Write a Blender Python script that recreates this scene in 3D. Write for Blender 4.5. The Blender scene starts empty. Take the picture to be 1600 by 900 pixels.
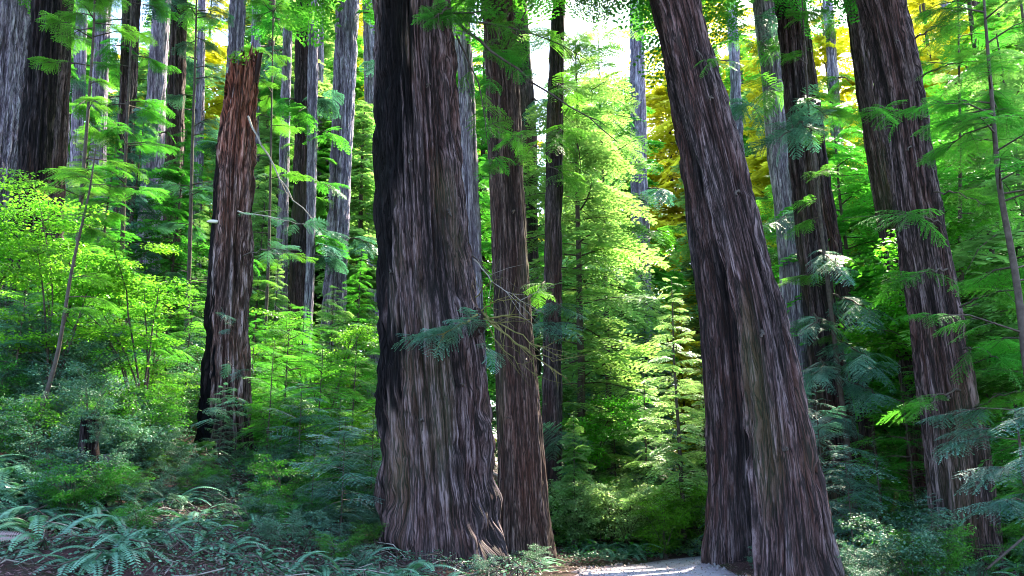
import bpy, math, random
import numpy as np
from mathutils import Vector
R = math.radians
SC = bpy.context.scene
COL = SC.collection

# ---------------------------------------------------------------- camera
F_PX, W_PX, H_PX = 1250.0, 1600.0, 900.0
PITCH = R(13.0)
CAM_H = 1.7
cd = bpy.data.cameras.new("camera")
cam = bpy.data.objects.new("camera", cd)
COL.objects.link(cam)
cd.sensor_width = 36.0
cd.lens = F_PX / W_PX * 36.0
cd.clip_start = 0.1
cd.clip_end = 3000
cam.location = (0, 0, CAM_H)
cam.rotation_euler = (R(90) + PITCH, 0, 0)
SC.camera = cam

# ---------------------------------------------------------------- world, sun, exposure
SUN_EL, SUN_AZ = R(47), R(33)        # azimuth measured from +Y towards +X: the sun stands ahead of the camera, behind the forest
wd = bpy.data.worlds.new("World"); SC.world = wd; wd.use_nodes = True
nt = wd.node_tree; nt.nodes.clear()
sky = nt.nodes.new("ShaderNodeTexSky"); sky.sky_type = 'NISHITA'; sky.sun_disc = False
sky.sun_elevation = SUN_EL; sky.sun_rotation = SUN_AZ
sky.air_density = 1.0; sky.dust_density = 1.5; sky.ozone_density = 1.5
bg = nt.nodes.new("ShaderNodeBackground"); bg.inputs['Strength'].default_value = 0.15
out = nt.nodes.new("ShaderNodeOutputWorld")
nt.links.new(sky.outputs[0], bg.inputs[0]); nt.links.new(bg.outputs[0], out.inputs[0])
sd = bpy.data.lights.new("sun", 'SUN'); sd.energy = 3.6; sd.angle = R(0.6); sd.color = (1.0, 0.90, 0.70)
so = bpy.data.objects.new("sun", sd); COL.objects.link(so)
sv = Vector((math.sin(SUN_AZ) * math.cos(SUN_EL), math.cos(SUN_AZ) * math.cos(SUN_EL), math.sin(SUN_EL)))
so.rotation_euler = (-sv).to_track_quat('-Z', 'Y').to_euler()
so.location = (0, 0, 60)
SC.view_settings.view_transform = 'Standard'
SC.view_settings.look = 'None'
SC.view_settings.exposure = 2.95
SC.view_settings.gamma = 1.0
SC.view_settings.use_curve_mapping = False
SC.render.engine = 'CYCLES'
cy = SC.cycles
cy.max_bounces = 6; cy.diffuse_bounces = 4; cy.glossy_bounces = 2; cy.transmission_bounces = 4
cy.volume_bounces = 0; cy.transparent_max_bounces = 4
cy.use_adaptive_sampling = True; cy.adaptive_threshold = 0.015
cy.pixel_filter_type = 'BLACKMAN_HARRIS'; cy.filter_width = 1.0
cy.caustics_reflective = False; cy.caustics_refractive = False
cy.sample_clamp_indirect = 6.0

# ---------------------------------------------------------------- projection used while laying out
CP, SP = math.cos(PITCH), math.sin(PITCH)
def pt(px, py, Y):
    u = (H_PX / 2 - py) / F_PX
    s = Y / (CP - u * SP)
    return np.array([(px - W_PX / 2) / F_PX * s, Y, CAM_H + (SP + u * CP) * s])
def to_px(p):
    x, y, z = p[0], p[1], p[2] - CAM_H
    f = y * CP + z * SP
    u = -y * SP + z * CP
    return W_PX / 2 + F_PX * x / f, H_PX / 2 - F_PX * u / f

# ---------------------------------------------------------------- numpy noise
def _hash(ix, iy, seed):
    h = (ix.astype(np.int64) * 374761393 + iy.astype(np.int64) * 668265263 + seed * 1442695041) & 0xffffffff
    h = ((h ^ (h >> 13)) * 1274126177) & 0xffffffff
    h = (h ^ (h >> 16)) & 0xffffff
    return h / float(0xffffff)
def vnoise(x, y, seed=0, per=None):
    ix, iy = np.floor(x).astype(np.int64), np.floor(y).astype(np.int64)
    fx, fy = x - ix, y - iy
    fx = fx * fx * (3 - 2 * fx); fy = fy * fy * (3 - 2 * fy)
    ix1 = ix + 1
    if per: ix = ix % per; ix1 = ix1 % per
    a = _hash(ix, iy, seed); b = _hash(ix1, iy, seed)
    c = _hash(ix, iy + 1, seed); d = _hash(ix1, iy + 1, seed)
    return (a * (1 - fx) + b * fx) * (1 - fy) + (c * (1 - fx) + d * fx) * fy
def smooth(a, b, x):
    t = np.clip((x - a) / (b - a), 0, 1); return t * t * (3 - 2 * t)

# ---------------------------------------------------------------- terrain
ROAD_Y = np.array([-14, 0, 8, 13, 17, 19.5, 22, 26, 33, 43, 62.])
ROAD_L = np.array([-1.5, -1.2, 0.0, 1.1, 1.3, 1.6, 3.6, 9.0, 14.5, 21.5, 34.])
ROAD_R = np.array([2.6, 2.8, 3.5, 3.95, 3.9, 5.8, 9.5, 14.0, 18.5, 26.0, 40.])
def road_mask(x, y):
    l = np.interp(y, ROAD_Y, ROAD_L); r = np.interp(y, ROAD_Y, ROAD_R)
    d = np.maximum(l - x, x - r)
    return 1 - smooth(0.0, 1.1, d)
def height(x, y):
    x = np.asarray(x, float); y = np.asarray(y, float)
    bank = 0.36 * np.log1p(np.exp(np.clip((0.4 - x) * 1.4, -30, 30))) / 1.4
    bank = bank * (0.25 + 0.75 * smooth(9, 21, y)) * (1 + 0.010 * np.clip(y - 20, 0, 60))
    bank = 14 * np.tanh(bank / 14)
    dip = -0.55 * smooth(12.5, 21, y)
    right = 0.05 * np.clip(x - 9, 0, 60) * smooth(8, 20, y)
    far = 0.02 * np.clip(y - 40, 0, 100)
    n = (vnoise(x * .45, y * .45, 5) - .5) * .35 + (vnoise(x * 1.7, y * 1.7, 6) - .5) * .16 + (vnoise(x * 5, y * 5, 7) - .5) * .05
    mound = .62 * np.exp(-(((x - 5.0) / 1.1) ** 2 + ((y - 16.9) / 1.3) ** 2)) + .12 * np.exp(-(((x - 4.8) / .8) ** 2 + ((y - 12.6) / .9) ** 2))
    return bank + dip + right + far + mound + n * (1 - road_mask(x, y))
def gz(x, y): return float(height(x, y))

# ---------------------------------------------------------------- mesh helpers
def new_mesh(name, V, F, mat=None, attrs=None, smooth_=False):
    V = np.ascontiguousarray(V, dtype=np.float32); F = np.ascontiguousarray(F, dtype=np.int32)
    me = bpy.data.meshes.new(name)
    me.vertices.add(len(V)); me.vertices.foreach_set('co', V.ravel())
    k = F.shape[1]
    me.loops.add(F.size); me.loops.foreach_set('vertex_index', F.ravel())
    me.polygons.add(len(F)); me.polygons.foreach_set('loop_start', np.arange(0, F.size, k, dtype=np.int32))
    me.polygons.foreach_set('loop_total', np.full(len(F), k, dtype=np.int32))
    if smooth_: me.polygons.foreach_set('use_smooth', np.ones(len(F), dtype=bool))
    for an, av in (attrs or {}).items():
        av = np.asarray(av, dtype=np.float32)
        if av.ndim == 1:
            a = me.attributes.new(an, 'FLOAT', 'POINT'); a.data.foreach_set('value', av)
        else:
            a = me.attributes.new(an, 'FLOAT_VECTOR', 'POINT'); a.data.foreach_set('vector', np.ascontiguousarray(av).ravel())
    me.update(); me.validate()
    if mat: me.materials.append(mat)
    return me
def obj(name, me, parent=None, loc=None):
    o = bpy.data.objects.new(name, me); COL.objects.link(o)
    if parent: o.parent = parent
    if loc is not None: o.location = loc
    return o
def tag(o, label=None, cat=None, group=None, kind=None):
    if label: o['label'] = label
    if cat: o['category'] = cat
    if group: o['group'] = group
    if kind: o['kind'] = kind
    return o
def thing(name, loc, label=None, cat=None, group=None, rz=0.0, sc=(1, 1, 1)):
    o = bpy.data.objects.new(name, None); COL.objects.link(o)
    o.location = tuple(float(v) for v in loc); o.rotation_euler = (0, 0, rz); o.scale = sc; o.empty_display_size = .2
    return tag(o, label, cat, group)
def copy_tree(o, parent=None):
    c = o.copy(); COL.objects.link(c); c.parent = parent
    for ch in list(o.children): copy_tree(ch, c)
    return c

def tube(P, rad, k=6, cap=True):
    P = np.asarray(P, float); n = len(P); rad = np.broadcast_to(np.asarray(rad, float), (n,))
    T = np.gradient(P, axis=0); T /= np.linalg.norm(T, axis=1, keepdims=True) + 1e-9
    up = np.array([0, 0, 1.]) if abs(T[:, 2]).mean() < .8 else np.array([1., 0, 0])
    A = np.cross(T, up); A /= np.linalg.norm(A, axis=1, keepdims=True) + 1e-9
    B = np.cross(T, A)
    th = np.linspace(0, 2 * np.pi, k, endpoint=False)
    V = P[:, None] + rad[:, None, None] * (np.cos(th)[None, :, None] * A[:, None] + np.sin(th)[None, :, None] * B[:, None])
    V = V.reshape(-1, 3)
    i = np.arange(n - 1)[:, None] * k; j = np.arange(k)[None]
    F = np.stack([i + j, i + (j + 1) % k, i + k + (j + 1) % k, i + k + j], -1).reshape(-1, 4)
    return V, F
class MB:
    """collects pieces into one mesh"""
    def __init__(s): s.V, s.F, s.n, s.t = [], [], 0, []
    def add(s, V, F, t=0.5):
        if len(V) == 0: return
        s.V.append(V); s.F.append(F + s.n); s.n += len(V); s.t.append(np.broadcast_to(np.asarray(t, float), (len(V),)))
    def mesh(s, name, mat, smooth_=False):
        return new_mesh(name, np.concatenate(s.V), np.concatenate(s.F), mat, {'tint': np.concatenate(s.t)}, smooth_)

def leaf_quads(P, D, N, L, Wd, mid=.42, curl=0.0):
    """one rhombic leaf per row: base P, direction D, normal N"""
    D = D / (np.linalg.norm(D, axis=1, keepdims=True) + 1e-9)
    S = np.cross(N, D); S /= np.linalg.norm(S, axis=1, keepdims=True) + 1e-9
    N2 = np.cross(D, S)
    L = np.broadcast_to(L, (len(P),))[:, None]; Wd = np.broadcast_to(Wd, (len(P),))[:, None]
    m = P + D * L * mid + N2 * L * curl
    V = np.stack([P, m + S * Wd * .5, P + D * L, m - S * Wd * .5], 1).reshape(-1, 3)
    return V, np.arange(len(V)).reshape(-1, 4)
def rot_z(a):
    c, s = math.cos(a), math.sin(a); return np.array([[c, -s, 0], [s, c, 0], [0, 0, 1.]])
def rot_y(a):
    c, s = math.cos(a), math.sin(a); return np.array([[c, 0, s], [0, 1, 0], [-s, 0, c]])
def rot_x(a):
    c, s = math.cos(a), math.sin(a); return np.array([[1, 0, 0], [0, c, -s], [0, s, c]])

# ---------------------------------------------------------------- materials
def mat_new(name):
    m = bpy.data.materials.new(name); m.use_nodes = True; t = m.node_tree; t.nodes.clear()
    o = t.nodes.new('ShaderNodeOutputMaterial'); return m, t, o
def nd(t, typ, **kw):
    n = t.nodes.new(typ)
    for k, v in kw.items(): setattr(n, k, v)
    return n
def ramp(t, stops):
    r = nd(t, 'ShaderNodeValToRGB'); e = r.color_ramp.elements
    while len(e) < len(stops): e.new(.5)
    for el, (p, c) in zip(e, stops): el.position = p; el.color = (*c, 1)
    return r
def mixc(t, fac, a, b, mode='MIX'):
    n = nd(t, 'ShaderNodeMix', data_type='RGBA', blend_type=mode)
    for s, v in ((0, fac), (6, a), (7, b)):
        if isinstance(v, (int, float)): n.inputs[s].default_value = v
        elif isinstance(v, tuple): n.inputs[s].default_value = (*v, 1)
        else: t.links.new(v, n.inputs[s])
    return n.outputs[2]
def leaf_mat(name, dark, light, trans, tr_amt=.45, rough=.45, hue_var=.12):
    m, t, o = mat_new(name)
    at = nd(t, 'ShaderNodeAttribute', attribute_name='tint')
    oi = nd(t, 'ShaderNodeObjectInfo')
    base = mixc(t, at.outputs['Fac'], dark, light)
    tc = nd(t, 'ShaderNodeTexCoord'); nz = nd(t, 'ShaderNodeTexNoise'); nz.inputs['Scale'].default_value = .9
    t.links.new(tc.outputs['Object'], nz.inputs['Vector'])
    hs = nd(t, 'ShaderNodeHueSaturation')
    mr = nd(t, 'ShaderNodeMapRange'); mr.inputs[3].default_value = .5 - .035 * hue_var * 4; mr.inputs[4].default_value = .5 + .035 * hue_var * 4
    t.links.new(oi.outputs['Random'], mr.inputs[0]); t.links.new(mr.outputs[0], hs.inputs['Hue'])
    mv = nd(t, 'ShaderNodeMapRange'); mv.inputs[1].default_value = .3; mv.inputs[2].default_value = .7; mv.inputs[3].default_value = .55; mv.inputs[4].default_value = 1.5
    t.links.new(nz.outputs[0], mv.inputs[0]); t.links.new(mv.outputs[0], hs.inputs['Value'])
    t.links.new(base, hs.inputs['Color'])
    pb = nd(t, 'ShaderNodeBsdfPrincipled'); pb.inputs['Roughness'].default_value = rough; pb.inputs['Specular IOR Level'].default_value = .35
    t.links.new(hs.outputs[0], pb.inputs['Base Color'])
    tb = nd(t, 'ShaderNodeBsdfTranslucent')
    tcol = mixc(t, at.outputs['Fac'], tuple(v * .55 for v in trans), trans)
    hs2 = nd(t, 'ShaderNodeHueSaturation'); t.links.new(mr.outputs[0], hs2.inputs['Hue']); t.links.new(mv.outputs[0], hs2.inputs['Value']); t.links.new(tcol, hs2.inputs['Color'])
    t.links.new(hs2.outputs[0], tb.inputs[0])
    mx = nd(t, 'ShaderNodeMixShader'); mx.inputs[0].default_value = tr_amt
    t.links.new(pb.outputs[0], mx.inputs[1]); t.links.new(tb.outputs[0], mx.inputs[2]); t.links.new(mx.outputs[0], o.inputs[0])
    return m
def bark_mat(name, deep, mid, top, char=(.0035, .0035, .004), moss=.0, red=(.19, .06, .04), bump=.9, red_top=None):
    m, t, o = mat_new(name)
    co = nd(t, 'ShaderNodeAttribute', attribute_name='bark_co')
    rg = nd(t, 'ShaderNodeAttribute', attribute_name='ridge')
    ch = nd(t, 'ShaderNodeAttribute', attribute_name='char')  # burnt bark; on the rear leaning trunk, painted crease shade
    mp = nd(t, 'ShaderNodeMapping'); mp.inputs['Scale'].default_value = (1, 1, .07); t.links.new(co.outputs['Vector'], mp.inputs[0])
    n1 = nd(t, 'ShaderNodeTexNoise'); n1.inputs['Scale'].default_value = 48; n1.inputs['Detail'].default_value = 7; n1.inputs['Roughness'].default_value = .75; t.links.new(mp.outputs[0], n1.inputs['Vector'])
    mp2 = nd(t, 'ShaderNodeMapping'); mp2.inputs['Scale'].default_value = (1, 1, .25); t.links.new(co.outputs['Vector'], mp2.inputs[0])
    n2 = nd(t, 'ShaderNodeTexNoise'); n2.inputs['Scale'].default_value = 1.6; n2.inputs['Detail'].default_value = 4; t.links.new(mp2.outputs[0], n2.inputs['Vector'])
    n0 = nd(t, 'ShaderNodeTexNoise'); n0.inputs['Scale'].default_value = 17; n0.inputs['Detail'].default_value = 3; t.links.new(mp.outputs[0], n0.inputs['Vector'])
    ad = nd(t, 'ShaderNodeMath', operation='MULTIPLY_ADD'); t.links.new(n1.outputs[0], ad.inputs[0]); ad.inputs[1].default_value = 2.2; rgm = nd(t, 'ShaderNodeMath', operation='MULTIPLY'); t.links.new(rg.outputs['Fac'], rgm.inputs[0]); rgm.inputs[1].default_value = .75; t.links.new(rgm.outputs[0], ad.inputs[2])
    ad3 = nd(t, 'ShaderNodeMath', operation='MULTIPLY_ADD'); t.links.new(n0.outputs[0], ad3.inputs[0]); ad3.inputs[1].default_value = 1.0; t.links.new(ad.outputs[0], ad3.inputs[2])
    ad2 = nd(t, 'ShaderNodeMath', operation='SUBTRACT'); t.links.new(ad3.outputs[0], ad2.inputs[0]); ad2.inputs[1].default_value = 1.56
    cr = ramp(t, [(0.2, deep), (.55, mid), (.92, top)]); t.links.new(ad2.outputs[0], cr.inputs[0])
    mpc = nd(t, 'ShaderNodeMapping'); mpc.inputs['Scale'].default_value = (1, 1, .045); t.links.new(co.outputs['Vector'], mpc.inputs[0])
    crk = None
    for sc_, w_ in ((13, .035), (31, .05)):
        nc = nd(t, 'ShaderNodeTexNoise'); nc.inputs['Scale'].default_value = sc_; nc.inputs['Detail'].default_value = 2.5; nc.inputs['Distortion'].default_value = .3; t.links.new(mpc.outputs[0], nc.inputs['Vector'])
        s1 = nd(t, 'ShaderNodeMath', operation='SUBTRACT'); t.links.new(nc.outputs[0], s1.inputs[0]); s1.inputs[1].default_value = .5
        s2 = nd(t, 'ShaderNodeMath', operation='ABSOLUTE'); t.links.new(s1.outputs[0], s2.inputs[0])
        s3 = nd(t, 'ShaderNodeMapRange', interpolation_type='SMOOTHSTEP'); s3.inputs[1].default_value = .004; s3.inputs[2].default_value = w_; t.links.new(s2.outputs[0], s3.inputs[0])
        if crk is None: crk = s3.outputs[0]
        else:
            s4 = nd(t, 'ShaderNodeMath', operation='MULTIPLY'); t.links.new(crk, s4.inputs[0]); t.links.new(s3.outputs[0], s4.inputs[1]); crk = s4.outputs[0]
    r2 = ramp(t, [(.42, (0, 0, 0)), (.72, (1, 1, 1))]); t.links.new(n2.outputs[0], r2.inputs[0])
    c = mixc(t, r2.outputs[0], cr.outputs[0], mixc(t, .3, cr.outputs[0], red))
    if red_top:
        tco = nd(t, 'ShaderNodeTexCoord'); sx = nd(t, 'ShaderNodeSeparateXYZ'); t.links.new(tco.outputs['Object'], sx.inputs[0])
        za = nd(t, 'ShaderNodeMath', operation='MULTIPLY_ADD'); t.links.new(n0.outputs[0], za.inputs[0]); za.inputs[1].default_value = 5; t.links.new(sx.outputs[2], za.inputs[2])
        zr = nd(t, 'ShaderNodeMapRange'); zr.inputs[1].default_value = red_top[0]; zr.inputs[2].default_value = red_top[1]; t.links.new(za.outputs[0], zr.inputs[0])
        rr_ = ramp(t, [(0.1, (.03, .008, .006)), (.5, (.26, .065, .035)), (1.0, (.50, .22, .14))]); t.links.new(ad2.outputs[0], rr_.inputs[0])
        zm_ = nd(t, 'ShaderNodeMath', operation='MULTIPLY'); t.links.new(zr.outputs[0], zm_.inputs[0]); zm_.inputs[1].default_value = .8; c = mixc(t, zm_.outputs[0], c, rr_.outputs[0])
    c = mixc(t, crk, mixc(t, .12, deep, c), c)
    # moss and lichen
    n3 = nd(t, 'ShaderNodeTexNoise'); n3.inputs['Scale'].default_value = .8; n3.inputs['Detail'].default_value = 6; t.links.new(mp2.outputs[0], n3.inputs['Vector'])
    r3 = ramp(t, [(.56, (0, 0, 0)), (.75, (1, 1, 1))]); t.links.new(n3.outputs[0], r3.inputs[0])
    mm = nd(t, 'ShaderNodeMath', operation='MULTIPLY'); t.links.new(r3.outputs[0], mm.inputs[0]); mm.inputs[1].default_value = moss
    c = mixc(t, mm.outputs[0], c, (.06, .085, .03))
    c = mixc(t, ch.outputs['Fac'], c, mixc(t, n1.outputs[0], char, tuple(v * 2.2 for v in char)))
    pb = nd(t, 'ShaderNodeBsdfPrincipled'); pb.inputs['Roughness'].default_value = .8; pb.inputs['Specular IOR Level'].default_value = .25
    t.links.new(c, pb.inputs['Base Color'])
    sp_ = nd(t, 'ShaderNodeMath', operation='MULTIPLY_ADD'); t.links.new(ch.outputs['Fac'], sp_.inputs[0]); sp_.inputs[1].default_value = -.22; sp_.inputs[2].default_value = .25; t.links.new(sp_.outputs[0], pb.inputs['Specular IOR Level'])
    bp = nd(t, 'ShaderNodeBump'); bp.inputs['Strength'].default_value = bump; bp.inputs['Distance'].default_value = .035
    hb = nd(t, 'ShaderNodeMath', operation='MULTIPLY_ADD'); t.links.new(crk, hb.inputs[0]); hb.inputs[1].default_value = .8; t.links.new(n1.outputs[0], hb.inputs[2])
    t.links.new(hb.outputs[0], bp.inputs['Height']); t.links.new(bp.outputs[0], pb.inputs['Normal'])
    t.links.new(pb.outputs[0], o.inputs[0])
    return m
def plain_mat(name, a, b, scale=4, rough=.85, stretch=(1, 1, 1), bump=.3, dist=.02, space='Object'):
    m, t, o = mat_new(name)
    tc = nd(t, 'ShaderNodeTexCoord'); mp = nd(t, 'ShaderNodeMapping'); mp.inputs['Scale'].default_value = stretch
    t.links.new(tc.outputs[space], mp.inputs[0])
    n = nd(t, 'ShaderNodeTexNoise'); n.inputs['Scale'].default_value = scale; n.inputs['Detail'].default_value = 6; n.inputs['Roughness'].default_value = .65
    t.links.new(mp.outputs[0], n.inputs['Vector'])
    r = ramp(t, [(.3, a), (.7, b)]); t.links.new(n.outputs[0], r.inputs[0])
    pb = nd(t, 'ShaderNodeBsdfPrincipled'); pb.inputs['Roughness'].default_value = rough; pb.inputs['Specular IOR Level'].default_value = .2
    t.links.new(r.outputs[0], pb.inputs['Base Color'])
    bp = nd(t, 'ShaderNodeBump'); bp.inputs['Strength'].default_value = bump; bp.inputs['Distance'].default_value = dist
    t.links.new(n.outputs[0], bp.inputs['Height']); t.links.new(bp.outputs[0], pb.inputs['Normal']); t.links.new(pb.outputs[0], o.inputs[0])
    return m

M = {
 'bark':      bark_mat('redwood_bark', (.009, .006, .006), (.078, .050, .052), (.235, .175, .185), moss=.45),
 'bark_dark': bark_mat('dark_bark', (.007, .005, .006), (.040, .027, .030), (.15, .115, .125), moss=.6),
 'bark_brown': bark_mat('brown_bark', (.015, .009, .008), (.090, .056, .050), (.24, .175, .165), moss=.4),
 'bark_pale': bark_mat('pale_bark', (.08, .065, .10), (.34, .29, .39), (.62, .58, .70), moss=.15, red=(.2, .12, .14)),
 'bark_snag': bark_mat('snag_wood', (.02, .010, .009), (.14, .085, .075), (.42, .33, .34), moss=.15, red=(.28, .08, .05), red_top=(8.8, 11.6)),
 'twig': plain_mat('twig_bark', (.035, .026, .022), (.10, .08, .07), 9),
 'pale_twig': plain_mat('bare_twig_bark', (.14, .12, .10), (.34, .30, .27), 9),
 'moss_twig': plain_mat('mossy_branch_bark', (.07, .08, .02), (.20, .16, .06), 9),
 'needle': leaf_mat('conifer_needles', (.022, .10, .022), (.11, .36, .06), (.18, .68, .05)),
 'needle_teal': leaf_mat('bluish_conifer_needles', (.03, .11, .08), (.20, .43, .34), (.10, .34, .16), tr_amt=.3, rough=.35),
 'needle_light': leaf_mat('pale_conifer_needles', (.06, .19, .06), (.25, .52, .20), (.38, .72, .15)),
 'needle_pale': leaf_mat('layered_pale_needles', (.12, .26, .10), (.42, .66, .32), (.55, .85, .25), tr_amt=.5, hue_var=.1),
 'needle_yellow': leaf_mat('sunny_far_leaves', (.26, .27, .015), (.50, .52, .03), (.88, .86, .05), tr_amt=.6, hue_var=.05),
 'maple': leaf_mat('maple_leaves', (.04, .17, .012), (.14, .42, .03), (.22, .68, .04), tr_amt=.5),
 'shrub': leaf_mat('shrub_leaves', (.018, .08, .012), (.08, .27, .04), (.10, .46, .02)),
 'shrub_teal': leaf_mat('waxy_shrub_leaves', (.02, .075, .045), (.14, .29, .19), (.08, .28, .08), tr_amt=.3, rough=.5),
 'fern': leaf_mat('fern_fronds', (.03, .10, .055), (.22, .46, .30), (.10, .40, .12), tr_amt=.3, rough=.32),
 'dead_fern': leaf_mat('dead_fronds', (.11, .06, .055), (.36, .25, .24), (.2, .1, .05), tr_amt=.2),
 'litter': leaf_mat('fallen_needles', (.045, .02, .023), (.24, .125, .13), (.1, .05, .04), tr_amt=.1, hue_var=.1),
 'moss': plain_mat('moss', (.03, .06, .01), (.10, .15, .03), 14),
 'log': plain_mat('log_wood', (.05, .035, .045), (.20, .16, .21), 6, stretch=(.15, 1, 1), bump=.6),
}

# ground
m, t, o = mat_new('forest_floor')
tc = nd(t, 'ShaderNodeTexCoord'); n1 = nd(t, 'ShaderNodeTexNoise'); n1.inputs['Scale'].default_value = 1.1; n1.inputs['Detail'].default_value = 8; n1.inputs['Roughness'].default_value = .7
n2 = nd(t, 'ShaderNodeTexNoise'); n2.inputs['Scale'].default_value = 22; n2.inputs['Detail'].default_value = 6; n2.inputs['Roughness'].default_value = .75
for n in (n1, n2): t.links.new(tc.outputs['Object'], n.inputs['Vector'])
a = ramp(t, [(.3, (.022, .012, .012)), (.55, (.08, .042, .042)), (.8, (.17, .10, .10))]); t.links.new(n2.outputs[0], a.inputs[0])
b = ramp(t, [(.3, (.012, .016, .008)), (.7, (.06, .07, .03))]); t.links.new(n2.outputs[0], b.inputs[0])
f = ramp(t, [(.45, (0, 0, 0)), (.6, (1, 1, 1))]); t.links.new(n1.outputs[0], f.inputs[0])
c = mixc(t, f.outputs[0], a.outputs[0], b.outputs[0])
pb = nd(t, 'ShaderNodeBsdfPrincipled'); pb.inputs['Roughness'].default_value = .95; pb.inputs['Specular IOR Level'].default_value = .1
t.links.new(c, pb.inputs['Base Color'])
bp = nd(t, 'ShaderNodeBump'); bp.inputs['Strength'].default_value = .9; bp.inputs['Distance'].default_value = .05
t.links.new(n2.outputs[0], bp.inputs['Height']); t.links.new(bp.outputs[0], pb.inputs['Normal']); t.links.new(pb.outputs[0], o.inputs[0])
M['ground'] = m
# dirt road: pale packed gravel, browner strewn edges
m, t, o = mat_new('packed_dirt')
tc = nd(t, 'ShaderNodeTexCoord'); ed = nd(t, 'ShaderNodeAttribute', attribute_name='edge')
n1 = nd(t, 'ShaderNodeTexNoise'); n1.inputs['Scale'].default_value = 1.3; n1.inputs['Detail'].default_value = 7; n1.inputs['Roughness'].default_value = .7
n2 = nd(t, 'ShaderNodeTexNoise'); n2.inputs['Scale'].default_value = 45; n2.inputs['Detail'].default_value = 4
for n in (n1, n2): t.links.new(tc.outputs['Object'], n.inputs['Vector'])
mm = nd(t, 'ShaderNodeMath', operation='ADD'); t.links.new(ed.outputs['Fac'], mm.inputs[0])
sb = nd(t, 'ShaderNodeMath', operation='MULTIPLY_ADD'); t.links.new(n1.outputs[0], sb.inputs[0]); sb.inputs[1].default_value = 1.1; sb.inputs[2].default_value = -.55
t.links.new(sb.outputs[0], mm.inputs[1])
r = ramp(t, [(.35, (.46, .42, .51)), (.6, (.31, .25, .31)), (.9, (.12, .08, .085))]); t.links.new(mm.outputs[0], r.inputs[0])
c = mixc(t, .3, r.outputs[0], mixc(t, n2.outputs[0], (.02, .01, .02), (.62, .56, .68)))
pb = nd(t, 'ShaderNodeBsdfPrincipled'); pb.inputs['Roughness'].default_value = .9; pb.inputs['Specular IOR Level'].default_value = .2
t.links.new(c, pb.inputs['Base Color'])
bp = nd(t, 'ShaderNodeBump'); bp.inputs['Strength'].default_value = .8; bp.inputs['Distance'].default_value = .04
t.links.new(n2.outputs[0], bp.inputs['Height']); t.links.new(bp.outputs[0], pb.inputs['Normal']); t.links.new(pb.outputs[0], o.inputs[0])
M['road'] = m

# ---------------------------------------------------------------- ground and road
def grid(xs, ys):
    X, Yg = np.meshgrid(xs, ys)
    V = np.stack([X, Yg, height(X, Yg)], -1).reshape(-1, 3)
    nx, ny = len(xs), len(ys)
    i = (np.arange(ny - 1)[:, None] * nx + np.arange(nx - 1)[None]).ravel()
    return V, np.stack([i, i + 1, i + nx + 1, i + nx], -1)
xs = np.concatenate([np.linspace(-400, -45, 14)[:-1], np.linspace(-45, -14, 60)[:-1], np.linspace(-14, 12, 260)[:-1], np.linspace(12, 45, 60)[:-1], np.linspace(45, 400, 14)])
ys = np.concatenate([np.linspace(-80, 6, 30)[:-1], np.linspace(6, 26, 200)[:-1], np.linspace(26, 80, 90)[:-1], np.linspace(80, 900, 20)])
V, F = grid(xs, ys)
g = obj('ground', new_mesh('ground', V, F, M['ground'], smooth_=True)); tag(g, 'dark forest floor of soil and needle litter', kind='structure')
yy = np.linspace(-14, 60, 220); uu = np.linspace(0, 1, 17)
L_ = np.interp(yy, ROAD_Y, ROAD_L); R_ = np.interp(yy, ROAD_Y, ROAD_R)
k_ = np.ones(9) / 9
L_ = np.convolve(np.pad(L_, 4, 'edge'), k_, 'valid'); R_ = np.convolve(np.pad(R_, 4, 'edge'), k_, 'valid')
L_ = L_ + (vnoise(yy * 1.1, yy * 0, 33) - .5) * .5; R_ = R_ + (vnoise(yy * 1.1, yy * 0, 34) - .5) * .5
X = L_[:, None] * (1 - uu) + R_[:, None] * uu; Yg = np.repeat(yy[:, None], len(uu), 1)
Z = height(X, Yg) + .03 + .03 * (1 - (2 * uu[None] - 1) ** 2)
Z[:, 0] -= .06; Z[:, -1] -= .06
V = np.stack([X, Yg, Z], -1).reshape(-1, 3); nx = len(uu)
i = (np.arange(len(yy) - 1)[:, None] * nx + np.arange(nx - 1)[None]).ravel()
F = np.stack([i, i + 1, i + nx + 1, i + nx], -1)
edge = np.tile(np.abs(2 * uu - 1) ** 2.2, len(yy))
rd = obj('road', new_mesh('road', V, F, M['road'], {'edge': edge}, True)); tag(rd, 'pale packed dirt road curving between the redwoods', kind='structure')

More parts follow.
